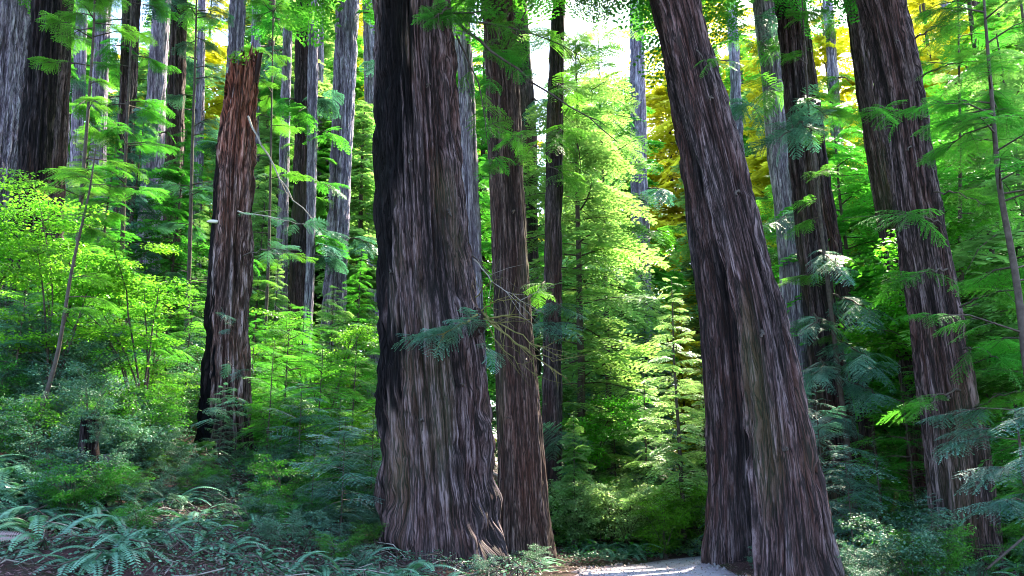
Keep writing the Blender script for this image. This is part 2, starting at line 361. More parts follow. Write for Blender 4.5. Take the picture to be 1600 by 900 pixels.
# ---------------------------------------------------------------- redwood trunks
def trunk_mesh(name, rows, Y, mat, top=32.0, twist=0.0, flare=.3, flare_h=.8, furrow=.05, freq=5.0, res=1.0, seed=1, char=None, base_z=None, lobes=.25, jagged=None, gnarl=0.0, depth_lean=0.0):
    """rows: (py, x_left, x_right) silhouettes in photo pixels at distance Y; returns mesh (world coords relative to base), base point, functions"""
    rows = sorted(rows, key=lambda r: -r[0])
    zs, cx, rr = [], [], []
    for py, xl, xr in rows:
        a, b = pt(xl, py, Y), pt(xr, py, Y)
        zs.append(a[2]); cx.append((a[0] + b[0]) / 2); rr.append((b[0] - a[0]) / 2 * .955)
    zs, cx, rr = map(np.array, (zs, cx, rr))
    sl = (cx[-1] - cx[-2]) / (zs[-1] - zs[-2]); n = len(zs)
    sl = (cx[-1] - cx[max(0, n - 3)]) / (zs[-1] - zs[max(0, n - 3)])
    gx = cx[0]; gzv = gz(gx, Y) if base_z is None else base_z
    z0 = gzv - .7
    vis = zs[-1]
    if jagged is None:
        ztop = max(top, vis + 2)
        zs2 = np.append(zs, [ztop]); cx2 = np.append(cx, [cx[-1] + sl * (ztop - vis)]); rr2 = np.append(rr, [rr[-1] * max(.35, 1 - (ztop - vis) / 45)])
    else:
        ztop = vis; zs2, cx2, rr2 = zs, cx, rr
    dz = .055 / res * max(1, Y / 18)
    zz = np.arange(z0, vis + .5 if jagged is None else vis, dz)
    if jagged is None: zz = np.concatenate([zz, np.arange(zz[-1] + .5, ztop, .5)])
    C = np.interp(zz, zs2, cx2); Rr = np.interp(zz, zs2, rr2)
    ker = max(3, int(1.2 / dz) | 1)
    def sm(a): return np.convolve(np.pad(a, ker // 2, 'edge'), np.ones(ker) / ker, 'valid')
    C = sm(C); Rr = sm(Rr)
    nt_ = int(min(460, max(60, 2 * np.pi * rr.max() / (.026 / res * max(1, Y / 18)))))
    th = np.linspace(0, 2 * np.pi, nt_, endpoint=False)
    TH, ZZ = np.meshgrid(th, zz)
    per = lambda f: max(3, int(round(2 * np.pi * rr.mean() * f)))
    u = TH / (2 * np.pi) + twist * (ZZ - gzv) / (2 * np.pi)
    def nz(f, fz, sd, wx=0): p = per(f); return vnoise((u + wx) * p, ZZ * fz, seed * 17 + sd, p)
    warp = (nz(.8, .22, 1) - .5) * .06 + (nz(3, .8, 2) - .5) * .010
    freq = freq * 2.5
    f1 = smooth(0, .42, np.abs(2 * nz(freq, .30, 3, warp) - 1))
    f1b = smooth(0, .30, np.abs(2 * nz(freq * .42, .14, 13, warp) - 1))
    f2 = smooth(0, .6, np.abs(2 * nz(freq * 1.9, .9, 4, warp) - 1))
    f3 = nz(freq * 2.6, 3.2, 5, warp * .6)
    f4 = nz(freq * 3, 7, 8)
    brk = nz(freq * 1.0, 2.4, 9, warp)
    ridge = .34 * f1 + .30 * f1b + .20 * f2 + .16 * f3
    ridge = np.clip(ridge * (.7 + .3 * smooth(.15, .5, brk)), 0, 1)
    big = (nz(.55, .10, 6) - .5) * .30 + (1 - np.abs(2 * nz(1.3, .10, 7, warp) - 1) - .5) * .22 + (1 - np.abs(2 * nz(2.6, .16, 17, warp) - 1) - .5) * .12
    fl = np.exp(-np.clip(ZZ - gzv, 0, 99) / flare_h)
    lob = (vnoise(u * 7, ZZ * .15, seed + 77, 7) - .35) * 2 * lobes
    rad = Rr[:, None] * (1 + big * .35 + lob * fl) + flare * fl * (.65 + .7 * vnoise(u * 6, ZZ * .05, seed + 78, 6))
    rad = rad + furrow * (ridge - .72) * 3.4 + (f4 - .5) * furrow * .3
    if gnarl:
        gg = vnoise(u * 9, ZZ * 1.5, seed + 90, 9) * .6 + vnoise(u * 19, ZZ * 3.2, seed + 91, 19) * .4
        rad = rad + gnarl * (gg - .5) * np.exp(-np.clip(ZZ - gzv, 0, 99) / 2.0) * 2
    zoff = np.zeros_like(ZZ)
    if jagged is not None:
        pr = jagged(th)                      # top height (world z) for each angle
        ZZ = np.minimum(ZZ, pr[None, :] + (vnoise(th[None] * 9, ZZ * 0 + 1, seed + 5) - .5) * .2)
    Xc = C[:, None] + rad * np.cos(TH); Yc = Y + depth_lean * (ZZ - gzv) + rad * np.sin(TH)
    # a trunk that leans hard is cut square to the ground, so widths stay as measured along x
    V = np.stack([Xc, Yc, ZZ], -1)
    base = np.array([np.interp(gzv, zz, C), Y, gzv])
    chv = np.zeros_like(ridge) if char is None else np.clip(char(TH, ZZ, Xc, f2), 0, 1)
    bco = np.stack([np.cos(u * 2 * np.pi) * rr.mean(), np.sin(u * 2 * np.pi) * rr.mean(), ZZ + seed * 7.3], -1)
    nr = len(zz)
    i = np.arange(nr - 1)[:, None] * nt_; j = np.arange(nt_)[None]
    F = np.stack([i + j, i + (j + 1) % nt_, i + nt_ + (j + 1) % nt_, i + nt_ + j], -1).reshape(-1, 4)
    me = new_mesh(name, (V.reshape(-1, 3) - base), F, mat, {'ridge': ridge.ravel(), 'char': chv.ravel(), 'bark_co': bco.reshape(-1, 3)}, True)
    axis = lambda z: (float(np.interp(z, zz, C)), Y + depth_lean * (z - gzv), float(np.interp(z, zz, Rr)))
    return me, base, axis

REDWOODS = {}
def redwood(label, rows, Y, mat='bark', name='redwood_tree', cat='redwood', crown=None, group=None, **kw):
    me, base, axis = trunk_mesh('trunk', rows, Y, M[mat], **kw)
    root = thing(name, base, label, cat, group)
    obj('trunk', me, root)
    root['_'] = 0; del root['_']
    REDWOODS[label] = (root, base, axis)
    return root, base, axis

def dark_side(x0, soft=.12):
    return lambda TH, ZZ, X, f: smooth(x0 + soft, x0 - soft, X + (f - .5) * .25)

# giant redwood, with its charred strip down the left face
def ch_giant(TH, ZZ, X, f):
    n = vnoise(X * 3, ZZ * .5, 41) - .5
    pys = [0, 150, 300, 450, 600, 700, 850]; zk = [pt(0, p, 15)[2] for p in pys][::-1]
    xa = np.interp(ZZ, zk, [pt(x, p, 15)[0] for x, p in zip((602, 592, 585, 570, 560, 560, 560), pys)][::-1])
    xb = np.interp(ZZ, zk, [pt(x, p, 15)[0] for x, p in zip((655, 640, 632, 616, 640, 618, 612), pys)][::-1])
    a = smooth(xa - .1, xa + .12, X + n * .4) * smooth(xb + .1, xb - .1, X + n * .5 + (f - .5) * .25)
    return a * .93 * (np.sin(TH) < .2)
T1, T1b, T1ax = redwood('giant redwood with a charred strip, its thick trunk filling the middle of the scene',
    [(-60, 582, 706), (0, 583, 712), (200, 586, 722), (300, 587, 730), (400, 588, 738), (500, 590, 752), (600, 590, 762), (700, 592, 768), (780, 594, 774), (870, 596, 780)],
    15, 'bark', seed=3, twist=.02, flare=.62, flare_h=.55, furrow=.075, freq=3.6, char=ch_giant, gnarl=.42, lobes=.45, res=1.25, base_z=-.38, top=34)
T2, T2b, T2ax = redwood('smooth reddish brown redwood standing just right of the giant charred one',
    [(-60, 750, 795), (0, 753, 801), (150, 761, 815), (300, 765, 822), (500, 771, 833), (700, 774, 849), (850, 776, 860)],
    20, 'bark_brown', seed=5, flare=.12, furrow=.03, freq=5, lobes=.1, top=36)
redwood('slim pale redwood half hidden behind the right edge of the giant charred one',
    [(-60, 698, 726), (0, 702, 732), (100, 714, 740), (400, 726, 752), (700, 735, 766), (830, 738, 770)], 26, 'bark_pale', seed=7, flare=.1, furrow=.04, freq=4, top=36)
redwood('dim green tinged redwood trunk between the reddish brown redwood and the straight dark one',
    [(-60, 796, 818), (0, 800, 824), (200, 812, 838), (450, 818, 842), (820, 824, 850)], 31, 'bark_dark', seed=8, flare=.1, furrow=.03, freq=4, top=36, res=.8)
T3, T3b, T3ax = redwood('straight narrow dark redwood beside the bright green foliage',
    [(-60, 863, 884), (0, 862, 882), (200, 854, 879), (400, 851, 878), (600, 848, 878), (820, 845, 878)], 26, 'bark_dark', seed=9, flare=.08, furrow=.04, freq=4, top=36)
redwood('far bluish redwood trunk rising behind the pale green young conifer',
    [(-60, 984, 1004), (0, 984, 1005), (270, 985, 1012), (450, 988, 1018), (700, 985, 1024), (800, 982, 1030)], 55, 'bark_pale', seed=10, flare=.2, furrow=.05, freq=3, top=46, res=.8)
# leaning pair
def seam_shade(TH, ZZ, X, f):  # shade in the crease between the two trunks, painted into the bark colour
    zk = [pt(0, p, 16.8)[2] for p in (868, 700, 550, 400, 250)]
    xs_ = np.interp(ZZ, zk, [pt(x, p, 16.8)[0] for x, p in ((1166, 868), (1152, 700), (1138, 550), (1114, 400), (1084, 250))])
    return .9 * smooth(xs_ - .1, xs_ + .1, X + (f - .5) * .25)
LF, LFb, LFax = redwood('leaning redwood nearest the road, its ridged trunk tilting to the left',
    [(-60, 1010, 1078), (0, 1030, 1094), (120, 1060, 1128), (250, 1092, 1166), (400, 1130, 1202), (500, 1149, 1229), (600, 1161, 1250), (700, 1171, 1272), (800, 1179, 1288), (900, 1188, 1305), (960, 1194, 1316)],
    12.6, 'bark', seed=12, twist=-.05, flare=.07, flare_h=.4, furrow=.06, freq=4.6, res=1.25, lobes=.12, top=30)
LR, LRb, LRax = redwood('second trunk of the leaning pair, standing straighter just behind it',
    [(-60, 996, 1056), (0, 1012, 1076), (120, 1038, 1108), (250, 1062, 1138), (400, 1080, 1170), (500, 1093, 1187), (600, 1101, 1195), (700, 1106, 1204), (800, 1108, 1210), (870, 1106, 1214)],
    16.8, 'bark_dark', seed=13, twist=.03, char=seam_shade, flare=.12, furrow=.05, freq=4.4, res=1.1, lobes=.15, top=32)  # darker bark picked to strengthen the painted crease shade
# right group
R1, R1b, R1ax = redwood('grey redwood behind the leaning pair, lightest trunk of the cluster to its right',
    [(-60, 1165, 1198), (0, 1176, 1208), (120, 1192, 1224), (250, 1200, 1232), (350, 1214, 1246), (550, 1226, 1262), (800, 1240, 1290)], 26, 'bark_pale', seed=14, flare=.1, furrow=.03, top=36)
R2, R2b, R2ax = redwood('dark brown redwood with bluish sprays hanging in front of its lower trunk',
    [(-60, 1204, 1240), (0, 1212, 1250), (150, 1226, 1264), (300, 1238, 1280), (450, 1252, 1300), (600, 1268, 1326), (700, 1280, 1344), (830, 1292, 1362)], 21, 'bark_dark', seed=15, flare=.1, furrow=.05, top=36)
R5, R5b, R5ax = redwood('small dark trunk with a mossy foot between the leaning pair and the tall right redwood',
    [(-60, 1228, 1246), (0, 1240, 1258), (300, 1280, 1300), (640, 1338, 1362), (740, 1350, 1374), (830, 1356, 1384)], 24, 'bark_dark', seed=16, flare=.06, furrow=.03, top=24)
R3, R3b, R3ax = redwood('narrow mauve brown trunk tucked behind the left side of the tall right redwood',
    [(-60, 1302, 1330), (0, 1320, 1350), (150, 1340, 1366), (300, 1364, 1396), (450, 1388, 1424), (600, 1408, 1450), (850, 1430, 1476)], 22, 'bark', seed=17, flare=.1, furrow=.03, top=34)
R4, R4b, R4ax = redwood('tall striped redwood on the right with a dark shaded foot among shrubs',
    [(-60, 1322, 1392), (0, 1342, 1410), (150, 1374, 1441), (300, 1396, 1462), (420, 1411, 1484), (550, 1430, 1508), (650, 1444, 1526), (750, 1456, 1543), (870, 1466, 1554)],
    15.5, 'bark', seed=18, twist=.01, flare=.12, furrow=.06, freq=5.2, res=1.15, lobes=.1, top=33)
# left group
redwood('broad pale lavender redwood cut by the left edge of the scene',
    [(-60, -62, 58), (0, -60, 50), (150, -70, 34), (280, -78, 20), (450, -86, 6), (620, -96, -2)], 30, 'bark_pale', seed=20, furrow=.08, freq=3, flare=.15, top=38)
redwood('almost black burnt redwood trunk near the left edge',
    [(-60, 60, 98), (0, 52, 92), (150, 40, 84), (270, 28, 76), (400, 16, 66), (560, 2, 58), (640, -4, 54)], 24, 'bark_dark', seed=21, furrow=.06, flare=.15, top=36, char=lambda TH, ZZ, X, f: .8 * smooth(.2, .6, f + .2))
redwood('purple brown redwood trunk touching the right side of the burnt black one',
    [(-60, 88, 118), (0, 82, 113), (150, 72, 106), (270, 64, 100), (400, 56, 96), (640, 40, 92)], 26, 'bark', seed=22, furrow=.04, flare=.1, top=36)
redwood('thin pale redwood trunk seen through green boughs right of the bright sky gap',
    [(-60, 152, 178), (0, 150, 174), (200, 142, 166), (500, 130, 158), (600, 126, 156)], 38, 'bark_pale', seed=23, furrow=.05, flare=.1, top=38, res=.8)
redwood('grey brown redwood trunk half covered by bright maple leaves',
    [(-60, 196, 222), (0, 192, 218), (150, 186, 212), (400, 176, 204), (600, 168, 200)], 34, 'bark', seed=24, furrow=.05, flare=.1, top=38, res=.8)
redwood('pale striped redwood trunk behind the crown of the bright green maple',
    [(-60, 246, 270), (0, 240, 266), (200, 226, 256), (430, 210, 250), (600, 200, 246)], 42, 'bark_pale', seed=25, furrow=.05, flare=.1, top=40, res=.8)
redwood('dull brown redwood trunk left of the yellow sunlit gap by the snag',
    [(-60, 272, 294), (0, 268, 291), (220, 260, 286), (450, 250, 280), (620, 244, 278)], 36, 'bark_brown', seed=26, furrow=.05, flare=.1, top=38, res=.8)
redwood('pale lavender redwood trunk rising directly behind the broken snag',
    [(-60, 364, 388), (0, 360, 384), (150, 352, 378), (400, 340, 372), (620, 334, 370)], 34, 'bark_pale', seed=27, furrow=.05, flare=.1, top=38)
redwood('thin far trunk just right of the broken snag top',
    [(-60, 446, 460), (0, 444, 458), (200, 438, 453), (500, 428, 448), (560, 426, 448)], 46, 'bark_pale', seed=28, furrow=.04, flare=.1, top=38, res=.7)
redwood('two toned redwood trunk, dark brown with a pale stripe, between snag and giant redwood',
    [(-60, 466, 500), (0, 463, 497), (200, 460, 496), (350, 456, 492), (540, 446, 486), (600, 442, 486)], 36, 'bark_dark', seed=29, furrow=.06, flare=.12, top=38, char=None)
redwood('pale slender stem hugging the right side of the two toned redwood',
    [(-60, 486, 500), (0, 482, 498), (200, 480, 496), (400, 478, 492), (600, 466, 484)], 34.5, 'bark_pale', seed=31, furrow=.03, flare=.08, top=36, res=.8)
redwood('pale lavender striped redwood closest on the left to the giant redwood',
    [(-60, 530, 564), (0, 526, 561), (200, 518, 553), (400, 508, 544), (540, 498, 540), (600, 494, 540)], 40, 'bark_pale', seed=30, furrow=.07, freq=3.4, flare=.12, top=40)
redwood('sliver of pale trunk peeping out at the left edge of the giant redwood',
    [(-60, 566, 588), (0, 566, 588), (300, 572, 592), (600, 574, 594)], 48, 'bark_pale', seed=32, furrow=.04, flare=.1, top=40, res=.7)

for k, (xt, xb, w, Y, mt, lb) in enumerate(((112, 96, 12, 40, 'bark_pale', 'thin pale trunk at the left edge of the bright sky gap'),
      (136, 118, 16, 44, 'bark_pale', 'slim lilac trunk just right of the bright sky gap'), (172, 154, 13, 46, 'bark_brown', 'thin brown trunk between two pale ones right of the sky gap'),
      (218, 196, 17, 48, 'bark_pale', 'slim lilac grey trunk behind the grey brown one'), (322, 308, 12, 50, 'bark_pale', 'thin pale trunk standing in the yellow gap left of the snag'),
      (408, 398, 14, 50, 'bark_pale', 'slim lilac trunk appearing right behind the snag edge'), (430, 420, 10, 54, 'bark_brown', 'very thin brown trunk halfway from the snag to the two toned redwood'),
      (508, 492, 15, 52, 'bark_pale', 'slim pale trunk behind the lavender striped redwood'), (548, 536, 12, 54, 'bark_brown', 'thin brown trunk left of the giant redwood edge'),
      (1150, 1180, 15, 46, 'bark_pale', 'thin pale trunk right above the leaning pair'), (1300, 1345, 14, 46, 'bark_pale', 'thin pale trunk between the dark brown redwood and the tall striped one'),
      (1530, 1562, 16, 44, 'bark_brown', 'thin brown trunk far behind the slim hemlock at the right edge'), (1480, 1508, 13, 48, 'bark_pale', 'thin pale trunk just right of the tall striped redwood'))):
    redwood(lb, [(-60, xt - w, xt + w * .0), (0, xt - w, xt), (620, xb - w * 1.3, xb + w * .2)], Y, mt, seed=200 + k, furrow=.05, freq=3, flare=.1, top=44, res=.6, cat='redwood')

# the broken snag, hollow splintered top, charred left side
YS = 20
zl, zr_, zm = pt(350, 165, YS)[2], pt(405, 82, YS)[2], pt(372, 88, YS)[2]
def snag_top(th):
    c = np.cos(th)
    z = np.interp(c, [-1, -.82, -.62, -.3, .2, .62, .8, 1], [pt(0, 240, YS)[2], pt(0, 185, YS)[2], pt(0, 130, YS)[2], pt(0, 88, YS)[2], pt(0, 92, YS)[2], pt(0, 92, YS)[2], pt(0, 76, YS)[2], pt(0, 80, YS)[2]])
    return z + (np.abs(2 * vnoise(th * 13, th * 0, 61) - 1) - .6) * .75
def ch_snag(TH, ZZ, X, f):
    zk = [pt(0, p, YS)[2] for p in (690, 400, 240, 80)]
    xl = np.interp(ZZ, zk, [pt(x, p, YS)[0] for x, p in ((344, 690), (346, 400), (352, 240), (350, 80))])
    return .95 * smooth(xl + .06, xl - .08, X + (f - .5) * .2) + .7 * smooth(4.6, 2.9, ZZ + (f - .5) * 1.5)
me, sb_, s_ax = trunk_mesh('trunk', [(74, 356, 402), (88, 355, 402), (130, 352, 402), (200, 343, 398), (300, 334, 396), (400, 329, 393), (500, 321, 391), (600, 317, 388), (690, 314, 387)],
    YS, M['bark_snag'], seed=40, flare=.15, flare_h=.5, furrow=.07, freq=4.2, res=1.3, char=ch_snag, jagged=snag_top, lobes=.2)
snag = thing('redwood_snag', sb_, 'broken redwood snag with a splintered reddish top and charred left side', 'snag')
obj('trunk', me, snag)
# rotten heartwood inside the broken top
me2, b2, _ = trunk_mesh('heartwood', [(100, 366, 394), (160, 362, 392), (260, 350, 388)], YS, M['bark_snag'], seed=43, flare=0, furrow=.09, freq=6, res=1.2,
    jagged=lambda th: np.full_like(th, pt(0, 118, YS)[2]) + (vnoise(th * 6, th * 0, 3) - .5) * .7, base_z=pt(0, 260, YS)[2], lobes=0)
hw = obj('heartwood', me2, snag); hw.location = tuple(b2 - sb_)
def rel(P, base): return np.asarray(P, float) - np.asarray(base, float)[None]
# splinters on the right rim and moss on the left rim
mb = MB(); a = pt(397, 130, YS - .1); b = pt(407, 84, YS - .15); V, F = tube(rel([a, (a + b) / 2 + [.02, 0, 0], b, b + [.06, 0, .03]], sb_), [.09, .08, .06, .02], 7); mb.add(V, F, .5)
obj('splinter', mb.mesh('splinter', M['bark_snag'], True), snag)
mb = MB(); a = pt(372, 92, YS - .55)
for q in range(110):
    rng = np.random.default_rng(q)
    p = a + rng.normal(0, 1, 3) * [.16, .08, .05]; d = rng.normal(0, 1, 3) + [0, 0, .6]
    V, F = leaf_quads(rel([p], sb_), np.array([d]), rng.normal(0, 1, (1, 3)), .09, .04); mb.add(V, F, rng.random())
obj('moss_foliage', mb.mesh('moss_foliage', M['maple']), snag)
# pale bracket fungus on the charred side
mb = MB(); a = pt(333, 346, YS - .45); V, F = tube(rel([a - [.16, 0, 0], a - [.06, .02, 0], a + [.08, .02, 0], a + [.16, 0, 0]], sb_), [.012, .045, .05, .015], 8); mb.add(V, F, .5)
obj('bracket_fungus', mb.mesh('bracket_fungus', plain_mat('pale_fungus', (.5, .45, .4), (.8, .75, .7), 8), True), snag)

# ---------------------------------------------------------------- foliage templates
def bough(seed, droop=.35, n=15, wide=.42, fine=True, lw=.020, ll=.07):
    """flat conifer spray of length 1 along +x: leaf quads and a woody axis"""
    rng = np.random.default_rng(seed); mb = MB()
    ax = lambda t: np.stack([t, .05 * np.sin(t * 3 + seed), .10 * t - droop * t ** 2.2], -1)
    for i in range(n):
        t = .1 + .9 * (i + rng.random() * .5) / n; b = ax(np.array([t]))[0]
        L = wide * (1 - t) ** .75 * (.55 + .9 * min(t * 3, 1)) * rng.uniform(.7, 1.2) + .05
        for s in (-1, 1):
            ang = s * rng.uniform(.75, 1.1)
            d = np.array([math.cos(ang), math.sin(ang), -.12 - .3 * droop * t + rng.normal(0, .06)])
            m = max(2, int(L / (.020 if fine else .048))); q = (np.arange(m) + .5) / m
            P = b + d * (q * L)[:, None]; P[:, 2] -= .22 * L * q ** 2
            S = np.cross([0, 0, 1], d)
            for s2 in (-1, 1):
                D = d * .75 + S * s2 * .75 + rng.normal(0, .1, (m, 3)); N = np.array([0, 0, 1.]) + rng.normal(0, .22, (m, 3))
                l = (ll if fine else ll * 2.1) * (1.1 - .55 * q) * rng.uniform(.7, 1.2, m)
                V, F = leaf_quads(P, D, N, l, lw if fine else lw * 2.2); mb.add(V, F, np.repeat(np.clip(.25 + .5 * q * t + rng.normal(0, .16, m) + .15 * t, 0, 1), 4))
            V, F = leaf_quads(P[-1:], d[None], np.array([[0, 0, 1.]]), .06, lw * 1.3); mb.add(V, F, .9)
    wd_ = tube(ax(np.linspace(0, .97, 5)), np.linspace(.012, .002, 5), 3)
    return np.concatenate(mb.V), np.concatenate(mb.F), np.concatenate(mb.t), wd_
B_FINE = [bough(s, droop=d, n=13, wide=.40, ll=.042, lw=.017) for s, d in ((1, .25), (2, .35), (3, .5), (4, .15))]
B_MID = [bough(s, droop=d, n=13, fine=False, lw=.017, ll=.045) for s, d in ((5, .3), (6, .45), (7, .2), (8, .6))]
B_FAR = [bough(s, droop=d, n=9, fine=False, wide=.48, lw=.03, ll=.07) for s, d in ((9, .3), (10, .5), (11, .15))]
def place(mb, tmpl, P, az, pitch, L, roll=0.0, tint=0.0, wood=None, wL=None):
    V, F, t, (wv, wf) = tmpl
    Rm = rot_z(az) @ rot_y(-pitch) @ rot_x(roll)
    mb.add(V @ Rm.T * L + P, F, np.clip(t + tint, 0, 1))
    if wood is not None: wood.add(wv @ Rm.T * L + P, wf, .5)

def conifer_parts(seed, H, base_frac, Rmax, tmpls, per_m, shape='cone', droop=0.0, leaf='needle', trunk_r=.1, twig='twig', gap=0.0, lean=0.0):
    rng = np.random.default_rng(seed); cr, wd_ = MB(), MB()
    n = int(per_m * H * (1 - base_frac))
    zt = np.linspace(0, H, 14); wob = np.cumsum(rng.normal(0, .02 * H / 14, (14, 2)), 0); wob[:, 0] += lean * zt
    P = np.column_stack([wob, zt]); V, F = tube(P, np.linspace(trunk_r, trunk_r * .12, 14) * 1.0, 8); wd_.add(V, F)
    for i in range(n):
        f = (i + rng.random()) / n; z = H * (base_frac + (1 - base_frac) * f)
        if gap and vnoise(np.array([z * .6]), np.array([seed * 3.3]), seed)[0] < gap: continue
        c = np.array([np.interp(z, zt, P[:, 0]), np.interp(z, zt, P[:, 1]), z])
        if shape == 'cone': L = Rmax * (1 - f) ** .8 * rng.uniform(.65, 1.15) + .12 * Rmax
        elif shape == 'column': L = Rmax * (.55 + .45 * math.sin(math.pi * min(1, f * 1.1))) * rng.uniform(.5, 1.2)
        else: L = Rmax * math.sin(math.pi * (.12 + .85 * f)) * rng.uniform(.5, 1.15) + .1
        az = i * 2.399 + rng.normal(0, .3); pitch = rng.normal(.12 - droop + .25 * f, .14)
        place(cr, tmpls[rng.integers(len(tmpls))], c, az, pitch, L, rng.normal(0, .2), rng.normal(0, .1) - .05 + .1 * f, wd_)
    return cr.mesh('crown', M[leaf]), wd_.mesh('trunk', M[twig])

def clump(seed, n=120, r=.5, flat=.35, leaf=.07, wid=.6, up=1.0):
    rng = np.random.default_rng(seed)
    d = rng.normal(0, 1, (n, 3)); d /= np.linalg.norm(d, axis=1, keepdims=True)
    P = d * (r * rng.random((n, 1)) ** .45) * [1, 1, flat]
    D = d * [1, 1, .3] + rng.normal(0, .6, (n, 3)) * [1, 1, .3]; D[:, 2] -= .25
    N = np.array([0, 0, up]) + rng.normal(0, .38, (n, 3))
    l = leaf * rng.uniform(.6, 1.25, n)
    V, F = leaf_quads(P, D, N, l, l * wid, mid=.4, curl=.06)
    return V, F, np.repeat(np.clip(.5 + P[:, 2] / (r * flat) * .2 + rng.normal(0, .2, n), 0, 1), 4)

def broad_parts(seed, H, spread, n_stem, leaf, leafs, dens, mat, twig='twig', flat=.3, r0=.035, cl_r=.5, start=.25, cln=110, wid=.6, arch=.5):
    rng = np.random.default_rng(seed); cr, wd_ = MB(), MB()
    cls = [clump(seed * 10 + k, cln, cl_r, flat, leafs, wid) for k in range(4)]
    def put(p):
        V, F, t = cls[rng.integers(4)]; a = rng.uniform(0, 6.28)
        cr.add(V @ rot_z(a).T @ rot_x(rng.normal(0, .18)).T * rng.uniform(.7, 1.25) + p, F, np.clip(t + rng.normal(0, .1), 0, 1))
    for s in range(n_stem):
        az = rng.uniform(0, 6.28); k = 9; tt = np.linspace(0, 1, k); reach = spread * rng.uniform(.45, 1)
        h = H * rng.uniform(.7, 1)
        Pz = h * (tt * (1 + arch) - arch * tt ** 2) / 1.0
        P = np.column_stack([math.cos(az) * reach * tt ** 1.4, math.sin(az) * reach * tt ** 1.4, Pz]) + np.cumsum(rng.normal(0, .025 * H / 3, (k, 3)), 0)
        P[0] = (rng.normal(0, .05), rng.normal(0, .05), -.05)
        V, F = tube(P, np.linspace(r0, r0 * .2, k) * rng.uniform(.6, 1.1), 5); wd_.add(V, F)
        for q in range(dens):
            f = rng.uniform(start, 1.0); b = np.array([np.interp(f, tt, P[:, c]) for c in range(3)])
            a2 = az + rng.normal(0, 1.3); L = spread * rng.uniform(.2, .55) * (1.15 - f * .5)
            e = b + [math.cos(a2) * L, math.sin(a2) * L, rng.normal(.12, .12) * L]
            V, F = tube(np.array([b, (b + e) / 2 + [0, 0, .06 * L], e]), [r0 * .3, r0 * .2, r0 * .06], 3); wd_.add(V, F)
            put(e); put(b * .45 + e * .55)
    return cr.mesh('foliage', M[mat]), wd_.mesh('stem', M[twig])

def frond_geo(seed, L=1.0, arch=.75, n=26, pw=.15, lw=.02):
    rng = np.random.default_rng(seed)
    t = np.linspace(0, 1, 12)
    ax = lambda t: np.stack([L * (t - .12 * arch * t ** 3), .06 * L * np.sin(t * 2.5 + seed) * t, L * (.62 * t - arch * .95 * t ** 2.1)], -1)
    mb = MB(); V, F = tube(ax(t), np.linspace(.006, .0015, 12) * L, 3); mb.add(V, F, .2)
    q = .12 + .88 * (np.arange(n) + .5) / n
    P = ax(q); T = ax(q + .01) - P; T /= np.linalg.norm(T, axis=1, keepdims=True)
    S0 = np.cross(T, [0, 0, 1.]); S0 /= np.linalg.norm(S0, axis=1, keepdims=True) + 1e-9
    N0 = np.cross(S0, T)
    ln = pw * L * np.minimum(1, (q - .05) * 6) * (1 - q) ** .55 + .012
    for s in (-1, 1):
        D = S0 * s + T * .35 - N0 * .25; N = N0 + S0 * s * .25 + rng.normal(0, .08, (n, 3))
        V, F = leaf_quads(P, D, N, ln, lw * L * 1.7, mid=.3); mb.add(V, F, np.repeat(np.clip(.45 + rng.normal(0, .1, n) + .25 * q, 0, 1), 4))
    return np.concatenate(mb.V), np.concatenate(mb.F), np.concatenate(mb.t)
FR = [frond_geo(s, arch=a) for s, a in ((1, .7), (2, .95), (3, 1.15), (4, .85))]
def fern_mesh(seed, nf, mat, name='foliage'):
    rng = np.random.default_rng(seed); mb = MB()
    for i in range(nf):
        V, F, t = FR[rng.integers(4)]; a = i * 2.399 + rng.normal(0, .3)
        Rm = rot_z(a) @ rot_y(-rng.normal(.12, .22)); mb.add(V @ Rm.T * rng.uniform(.65, 1.1), F, np.clip(t + rng.normal(0, .15), 0, 1))
    return mb.mesh(name, mat)
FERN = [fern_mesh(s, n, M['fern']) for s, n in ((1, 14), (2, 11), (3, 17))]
FROND_ME = [new_mesh('frond', f[0], f[1], M['fern'], {'tint': f[2]}) for f in FR]

# ---------------------------------------------------------------- labels for repeats: counted within the gap between two landmarks
ZONES = [(-999, 330, 'left of the broken snag'), (330, 590, 'between the broken snag and the giant redwood'), (590, 790, 'by the giant redwood'),
         (790, 1090, 'between the giant redwood and the leaning pair'), (1090, 1330, 'beside or behind the leaning pair'), (1330, 1470, 'just left of the tall right redwood'), (1470, 9999, 'right of the tall right redwood')]
ORD = ['first', 'second', 'third', 'fourth', 'fifth', 'sixth', 'seventh', 'eighth', 'ninth', 'tenth'] + [str(k) + 'th' for k in range(11, 21)] + ['21st', '22nd', '23rd'] + [str(k) + 'th' for k in range(24, 31)] + ['31st', '32nd', '33rd'] + [str(k) + 'th' for k in range(34, 60)]
BATCH = {}
def batch(o, desc, cat, group):
    o['category'] = cat; o['group'] = group; BATCH.setdefault(desc, []).append(o)
def finish_labels():
    for desc, os_ in BATCH.items():
        for a, b, zn in ZONES:
            hit = sorted([(to_px(o.location)[0], o) for o in os_ if a <= to_px(o.location)[0] < b], key=lambda p: p[0])
            for k, (_, o) in enumerate(hit):
                o['label'] = f"{desc} {zn}" + (f", {ORD[k]} from left" if len(hit) > 1 else '')

def plant(name, parts, loc, desc, cat, group, s=1.0, rz=0.0, label=None, tilt=0.0, sz=None):
    r = thing(name, loc, None, cat, group, rz, (s, s, sz or s))
    if tilt: r.rotation_euler = (tilt, 0, rz)
    for pn, me in parts: obj(pn, me, r)
    if label: r['label'] = label
    else: batch(r, desc, cat, group)
    return r
def ground_pt(px, Y, sink=.03):
    x = (px - 800) / F_PX * Y * 1.02
    return (x, Y, gz(x, Y) - sink)

rnd = random.Random(11)
